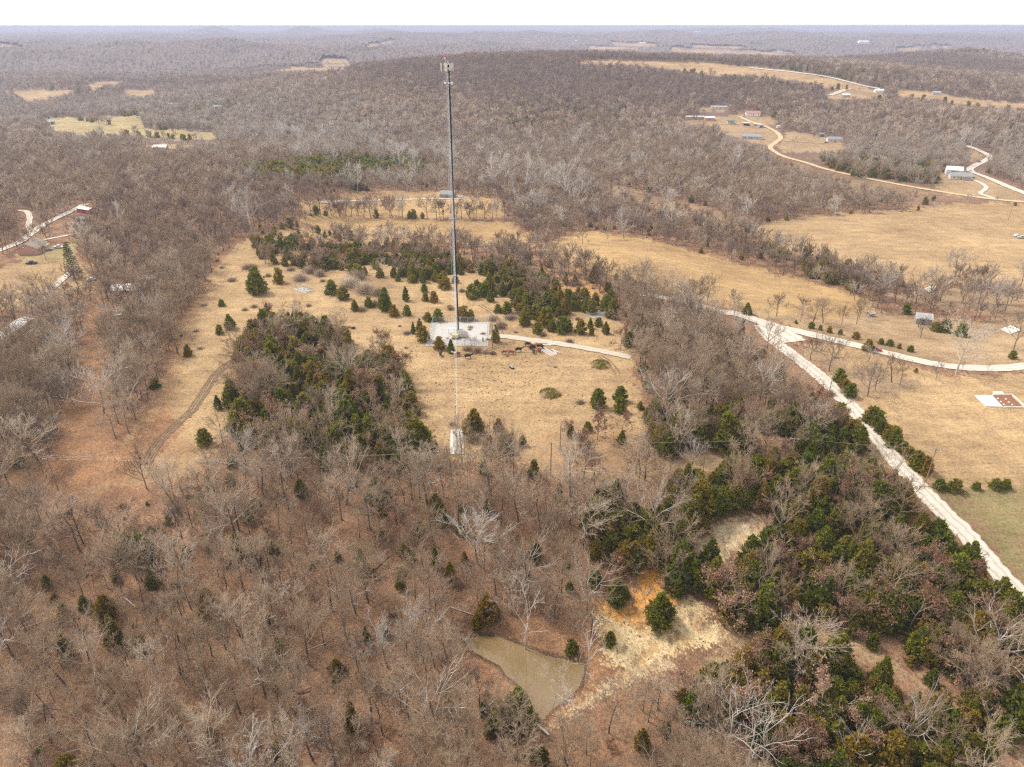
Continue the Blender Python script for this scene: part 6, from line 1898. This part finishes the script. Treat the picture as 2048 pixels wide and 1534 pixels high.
for kind, cap in ((0, 300), (1, 300), (2, 290), (3, 280), (4, 90), (5, 50)):
    idx = np.where((A["kind"] == kind) & inv & ((A["lod"] == 0) | A["forced"] | (kind >= 4)))[0]
    if kind == 4: pass
    idx = idx[np.argsort(-(app[idx] + (A["forced"][idx] * .0)))][:cap]
    indiv[idx] = True
    for i in idx:
        nm, cat, ds = DESC[kind][0]
        lab = (ds[int(A["var"][i])] if A["lod"][i] == 0 else {0: "grey bare tree", 1: "conical cedar", 2: "rusty leaved oak"}[kind]) + " " + where(A["px"][i], A["py"][i])
        picks.append((i, nm, cat, lab))
# look-alikes in one place are told apart by row and by order in the row
byl = {}
for i, nm, cat, lab in picks: byl.setdefault((nm, cat, lab), []).append(i)
for (nm, cat, lab), ids in byl.items():
    grp = lab.split(" ", 1)[1] if False else lab
    ids.sort(key=lambda q: A["py"][q])
    nrow = max(1, round(len(ids) / 6))
    rows = [list(r) for r in np.array_split(np.array(ids), nrow)]
    for ri, row in enumerate(rows):
        row.sort(key=lambda q: A["px"][q])
        for ci, i in enumerate(row):
            suf = ""
            if nrow > 1: suf += f", row {CARD[min(ri, 11)]}"
            if len(row) > 1: suf += f", {'leftmost' if ci == 0 else 'rightmost' if ci == len(row) - 1 else ORD[min(ci, 11)] + (' from left' if nrow == 1 else ' along')}"
            spawn(i, nm, cat, lab + suf, lab if len(ids) > 1 else None)

def gn_scatter(name, label, idx, protos, off):
    """one mass of plants: points that carry plant, turn and size"""
    if not len(idx): return
    c = bpy.data.collections.new(name + "_patterns")
    for q, k in enumerate(protos):
        o = bpy.data.objects.new(f"{name}_pattern_{q:02d}", whole_mesh(k, f"{name}_pattern_{q:02d}"))
        c.objects.link(o)
    me = bpy.data.meshes.new(name)
    V = np.stack([A["X"][idx], A["Y"][idx], A["Z"][idx] - .05], -1).astype(np.float32)
    me.vertices.add(len(V)); me.vertices.foreach_set("co", V.ravel())
    a = me.attributes.new("pick", 'INT', 'POINT'); a.data.foreach_set("value", off.astype(np.int32))
    a = me.attributes.new("turn", 'FLOAT', 'POINT'); a.data.foreach_set("value", A["rot"][idx].astype(np.float32))
    wid = A["scl"][idx] * A["asp"][idx]
    a = me.attributes.new("size", 'FLOAT_VECTOR', 'POINT'); a.data.foreach_set("vector", np.stack([wid, wid, A["scl"][idx]], -1).astype(np.float32).ravel())
    me.update()
    o = link_obj(name, me)
    ng = bpy.data.node_groups.new(name, 'GeometryNodeTree')
    ng.interface.new_socket("Geometry", in_out='INPUT', socket_type='NodeSocketGeometry')
    ng.interface.new_socket("Geometry", in_out='OUTPUT', socket_type='NodeSocketGeometry')
    N, L = ng.nodes, ng.links
    gi, go = N.new("NodeGroupInput"), N.new("NodeGroupOutput")
    ip = N.new("GeometryNodeInstanceOnPoints")
    ci = N.new("GeometryNodeCollectionInfo")
    ci.inputs["Collection"].default_value = c
    ci.inputs["Separate Children"].default_value = True
    ci.inputs["Reset Children"].default_value = True
    def attr(nm, ty):
        q = N.new("GeometryNodeInputNamedAttribute"); q.data_type = ty; q.inputs["Name"].default_value = nm
        return next(s for s in q.outputs if s.enabled and s.name == "Attribute")
    cx_ = N.new("ShaderNodeCombineXYZ")
    L.new(attr("turn", 'FLOAT'), cx_.inputs["Z"])
    L.new(gi.outputs[0], ip.inputs["Points"])
    L.new(ci.outputs[0], ip.inputs["Instance"])
    ip.inputs["Pick Instance"].default_value = True
    L.new(attr("pick", 'INT'), ip.inputs["Instance Index"])
    e2r = N.new("FunctionNodeEulerToRotation"); L.new(cx_.outputs[0], e2r.inputs[0])
    L.new(e2r.outputs[0], ip.inputs["Rotation"])
    L.new(attr("size", 'FLOAT_VECTOR'), ip.inputs["Scale"])
    L.new(ip.outputs[0], go.inputs[0])
    md = o.modifiers.new("scatter", 'NODES'); md.node_group = ng
    tag(o, label, kind="stuff")
rest = ~indiv
for kind, nm, lb in ((0, "bare_woodland", "mass of leafless grey brown hardwood trees over the hills"), (1, "cedar_thicket", "scattered mass of olive and bronze cedars through the woods"), (2, "rusty_oak_thicket", "scattered oaks still holding rusty leaves in the woods"), (3, "undergrowth", "bare grey undergrowth brush between the trees"), (4, "sycamore_stand", "pale sycamores scattered along the creek woods")):
    protos, offs, idxs = [], [], []
    for lod in (0, 1, 2):
        m = np.where((A["kind"] == kind) & rest & (A["lod"] == lod))[0]
        if not len(m) or (kind, lod) not in PROTO: continue
        ps = PROTO[(kind, lod)]
        offs.append(A["var"][m] + len(protos)); idxs.append(m); protos += list(ps)
    if idxs: gn_scatter(nm, lb, np.concatenate(idxs), protos, np.concatenate(offs))

# tall spruce by the left clearing
p = G(150, 556)
sp_ = thing("spruce_tree", "tall green layered spruce beside the left clearing", "spruce", p)
rg3 = np.random.default_rng(5)
HS = 62 * mpp(p) * 1.25
MB().tube((0, 0, 0), (0, 0, HS * .95), .22, .03, 7).build("trunk", M_TRUNK, sp_)
PP, DD, LL = [], [], []
for lay in range(17):
    t_ = .10 + .88 * lay / 17
    R_ = HS * .27 * (1 - t_) ** .85 + .25
    for b in range(11):
        az = b * 2 * math.pi / 11 + lay * .7 + rg3.normal(0, .1)
        for k in range(9):
            f_ = (k + 1) / 9
            PP.append((R_ * f_ * .85 * math.cos(az), R_ * f_ * .85 * math.sin(az), t_ * HS - R_ * f_ * .18 + rg3.normal(0, .05)))
            DD.append((math.cos(az) + rg3.normal(0, .6), math.sin(az) + rg3.normal(0, .6), -.15 + rg3.normal(0, .2))); LL.append(.55 + .25 * rg3.random())
PP, DD, LL = np.array(PP), np.array(DD), np.array(LL)
V, Fq = kites(PP, DD, LL, LL * .32, rg3)
link_obj("crown", make_mesh("crown", [(V, Fq, 0)], [M_SPRUCE], np.repeat(rg3.random(len(PP)), 4)), sp_)

# ------------------------------------------------------------------ distant woods: a canopy too far to tell the trees apart
fa = np.radians(np.linspace(-47, 47, 760)); fr = np.geomspace(2880, 44000, 330)
FX = (fr[:, None] * np.sin(fa)[None]); FY = (fr[:, None] * np.cos(fa)[None])
zt_ = terrain(FX, FY)
fpx, fpy, _ = project(FX, FY, zt_)
jx, jy = jit(fpx, fpy)
woods = np.ones(FX.shape, bool)
tx_, ty_, _ = project(FX, FY, zt_ + 10)
for c, s_, poly in _OPEN:
    if poly[:, 1].min() < 160: woods &= ~(inside(poly, jx, jy) | inside(poly, tx_, ty_))
rc = np.random.default_rng(9)
FZ = zt_ + 9 + rc.normal(0, 2.6, FX.shape)
i, j = np.meshgrid(np.arange(len(fr) - 1), np.arange(len(fa) - 1), indexing='ij')
wq = woods[:-1, :-1] & woods[1:, :-1] & woods[1:, 1:] & woods[:-1, 1:]
i, j = i[wq], j[wq]
na_ = len(fa)
q = np.stack([i * na_ + j, i * na_ + j + 1, (i + 1) * na_ + j + 1, (i + 1) * na_ + j], -1)
me = mesh_arrays("distant_woods", np.stack([FX, FY, FZ], -1).reshape(-1, 3), [q], smooth=False)
m_far, n, l, bs = new_mat("distant_canopy")
tc = n.new("ShaderNodeTexCoord")
a = noise(n, l, tc.outputs["Object"], .004, 4, .65)
b = noise(n, l, tc.outputs["Object"], .06, 3, .7)
c = ramp(n, l, a, [(.30, (.115, .105, .075)), (.42, (.185, .145, .12)), (.7, (.22, .17, .145))])
c = mix(n, l, .9, c, ramp(n, l, b, [(.3, (.62, .62, .62)), (.7, (1.35, 1.33, 1.3))]), 'MULTIPLY')
l.new(c, bs.inputs["Base Color"]); bs.inputs["Roughness"].default_value = 1.0; bs.inputs["Specular IOR Level"].default_value = 0
me.materials.append(m_far)
me.polygons.foreach_set("use_smooth", np.zeros(len(me.polygons), bool))
if me.polygons[0].normal.z < 0: me.flip_normals()
tag(link_obj("distant_woods", me), "far rolling woodland reading as one grey violet mass", kind="stuff")

# dark tufts and cow pats on the pasture
rt_ = np.random.default_rng(31)
tp = rt_.uniform((380, 540), (1290, 900), (2600, 2))
tp = tp[inside(ZONES[0][3], tp[:, 0], tp[:, 1])]
tp = np.concatenate([tp[:520], np.stack([rt_.normal(960, 90, 380), rt_.normal(760, 30, 380)], -1)])
tw_ = pix_plane(tp[:, 0], tp[:, 1], 0.0)
tz = terrain(tw_[:, 0], tw_[:, 1])
S = []
for (x, y), z in zip(tw_, tz):
    if abs(x - TX) < 13 and abs(y - TY) < 13: continue
    r_ = rt_.uniform(.10, .26)
    for k in range(5):
        a_ = k * 1.256 + rt_.random()
        S.append((x, y, z - .02, x + math.cos(a_) * r_ * 1.3, y + math.sin(a_) * r_ * 1.3, z + rt_.uniform(.08, .22), r_ * .55, 0))
V, Fq = tubes(S, 4)
o = link_obj("grass_tufts", make_mesh("grass_tufts", [(V, Fq, 0)], [simple("dung_and_tufts", (.11, .075, .045), .95, .3, .3)]))
tag(o, "dark tufts and cow pats dotted over the dry pasture", kind="stuff")
# stones on the clay bank
S = []
sp2 = rt_.uniform((1190, 1140), (1500, 1330), (520, 2))
mk = inside(ZONES[14][3], sp2[:, 0], sp2[:, 1]) | inside(ZONES[15][3], sp2[:, 0], sp2[:, 1])
sw = ground_at(sp2[mk, 0], sp2[mk, 1])
for x, y, z in sw:
    r_ = .05 + .26 * rt_.random() ** 3
    S.append((x, y, z - .05, x + rt_.normal(0, .1), y + rt_.normal(0, .1), z + r_ * .8, r_, r_ * .5))
V, Fq = tubes(S, 5)
tag(link_obj("bank_stones", make_mesh("bank_stones", [(V, Fq, 0)], [simple("bank_stone", (.46, .34, .21), .95, .35, .6)])), "loose stones scattered over the clay bank", kind="stuff")

# fallen logs on the woodland floor
for k, (x_, y_, L_, a_, mt, lb) in enumerate([(215, 1262, 9, .1, M_TRUNK, "dark fallen log in the wood below the leafy clearing"), (260, 1205, 5, -.6, M_PALE, "pale broken limb on the floor of the lower left wood"), (395, 1337, 4, -.9, M_PALE, "short white log lying near a small cedar at lower left"), (930, 1225, 7, -.3, M_PALE, "pale fallen trunk on the slope above the pond"), (760, 1130, 6, .9, M_TRUNK, "dark fallen log in the wood below the grove"), (620, 1380, 7, .4, M_TRUNK, "dark fallen trunk in the wood left of the pond"), (120, 1420, 8, -.2, M_TRUNK, "dark fallen log in the lower left corner"), (980, 1410, 5, .8, M_PALE, "pale log lying on the pond's left shore"), (1560, 1275, 5, .3, M_PALE, "pale log beside the grassy path"), (840, 1480, 6, -.5, M_TRUNK, "dark fallen log below the pond's left end")]):
    p = G(x_, y_)
    dx_, dy_ = math.cos(a_) * L_ / 2, math.sin(a_) * L_ / 2
    za_, zb_ = float(terrain(p[0] - dx_, p[1] - dy_)) - p[2] + .15, float(terrain(p[0] + dx_, p[1] + dy_)) - p[2] + .12
    t = thing("fallen_log", lb, "log", p, 0, "logs on the woodland floor")
    MB().tube((-dx_, -dy_, za_), (dx_, dy_, zb_), .2, .1, 7).build("trunk", mt, t)
    br_ = MB()
    for q_ in (.2, .5, .75):
        br_.tube((-dx_ + 2 * dx_ * q_, -dy_ + 2 * dy_ * q_, za_ + (zb_ - za_) * q_), (-dx_ + 2 * dx_ * q_ + .8 * math.cos(a_ + q_ * 4), -dy_ + 2 * dy_ * q_ + .8 * math.sin(a_ + q_ * 4), za_ + .7), .05, .02, 5)
    tag(br_.build("broken_branches", mt, t), kind="stuff")

# ------------------------------------------------------------------ haze
HB = 50000.0
m_haze = bpy.data.materials.new("thin_haze"); m_haze.use_nodes = True
nt = m_haze.node_tree; nt.nodes.clear()
ho = nt.nodes.new("ShaderNodeOutputMaterial"); hv = nt.nodes.new("ShaderNodeVolumePrincipled")
hv.inputs["Color"].default_value = (.50, .545, .71, 1)
hv.inputs["Density"].default_value = HAZE_DENSITY
hv.inputs["Anisotropy"].default_value = .1
nt.links.new(hv.outputs[0], ho.inputs["Volume"])
zlo = float(GZ.min()) - 1.5
zhi = max(float(FZ.max()), CAM_Z, float(GZ.max())) + 2
hz = MB().box((0, 0, (zlo + zhi) / 2), (2 * HB, 2 * HB, zhi - zlo)).build("haze", m_haze)
tag(hz, "thin pale haze veiling the distant hills", kind="stuff")
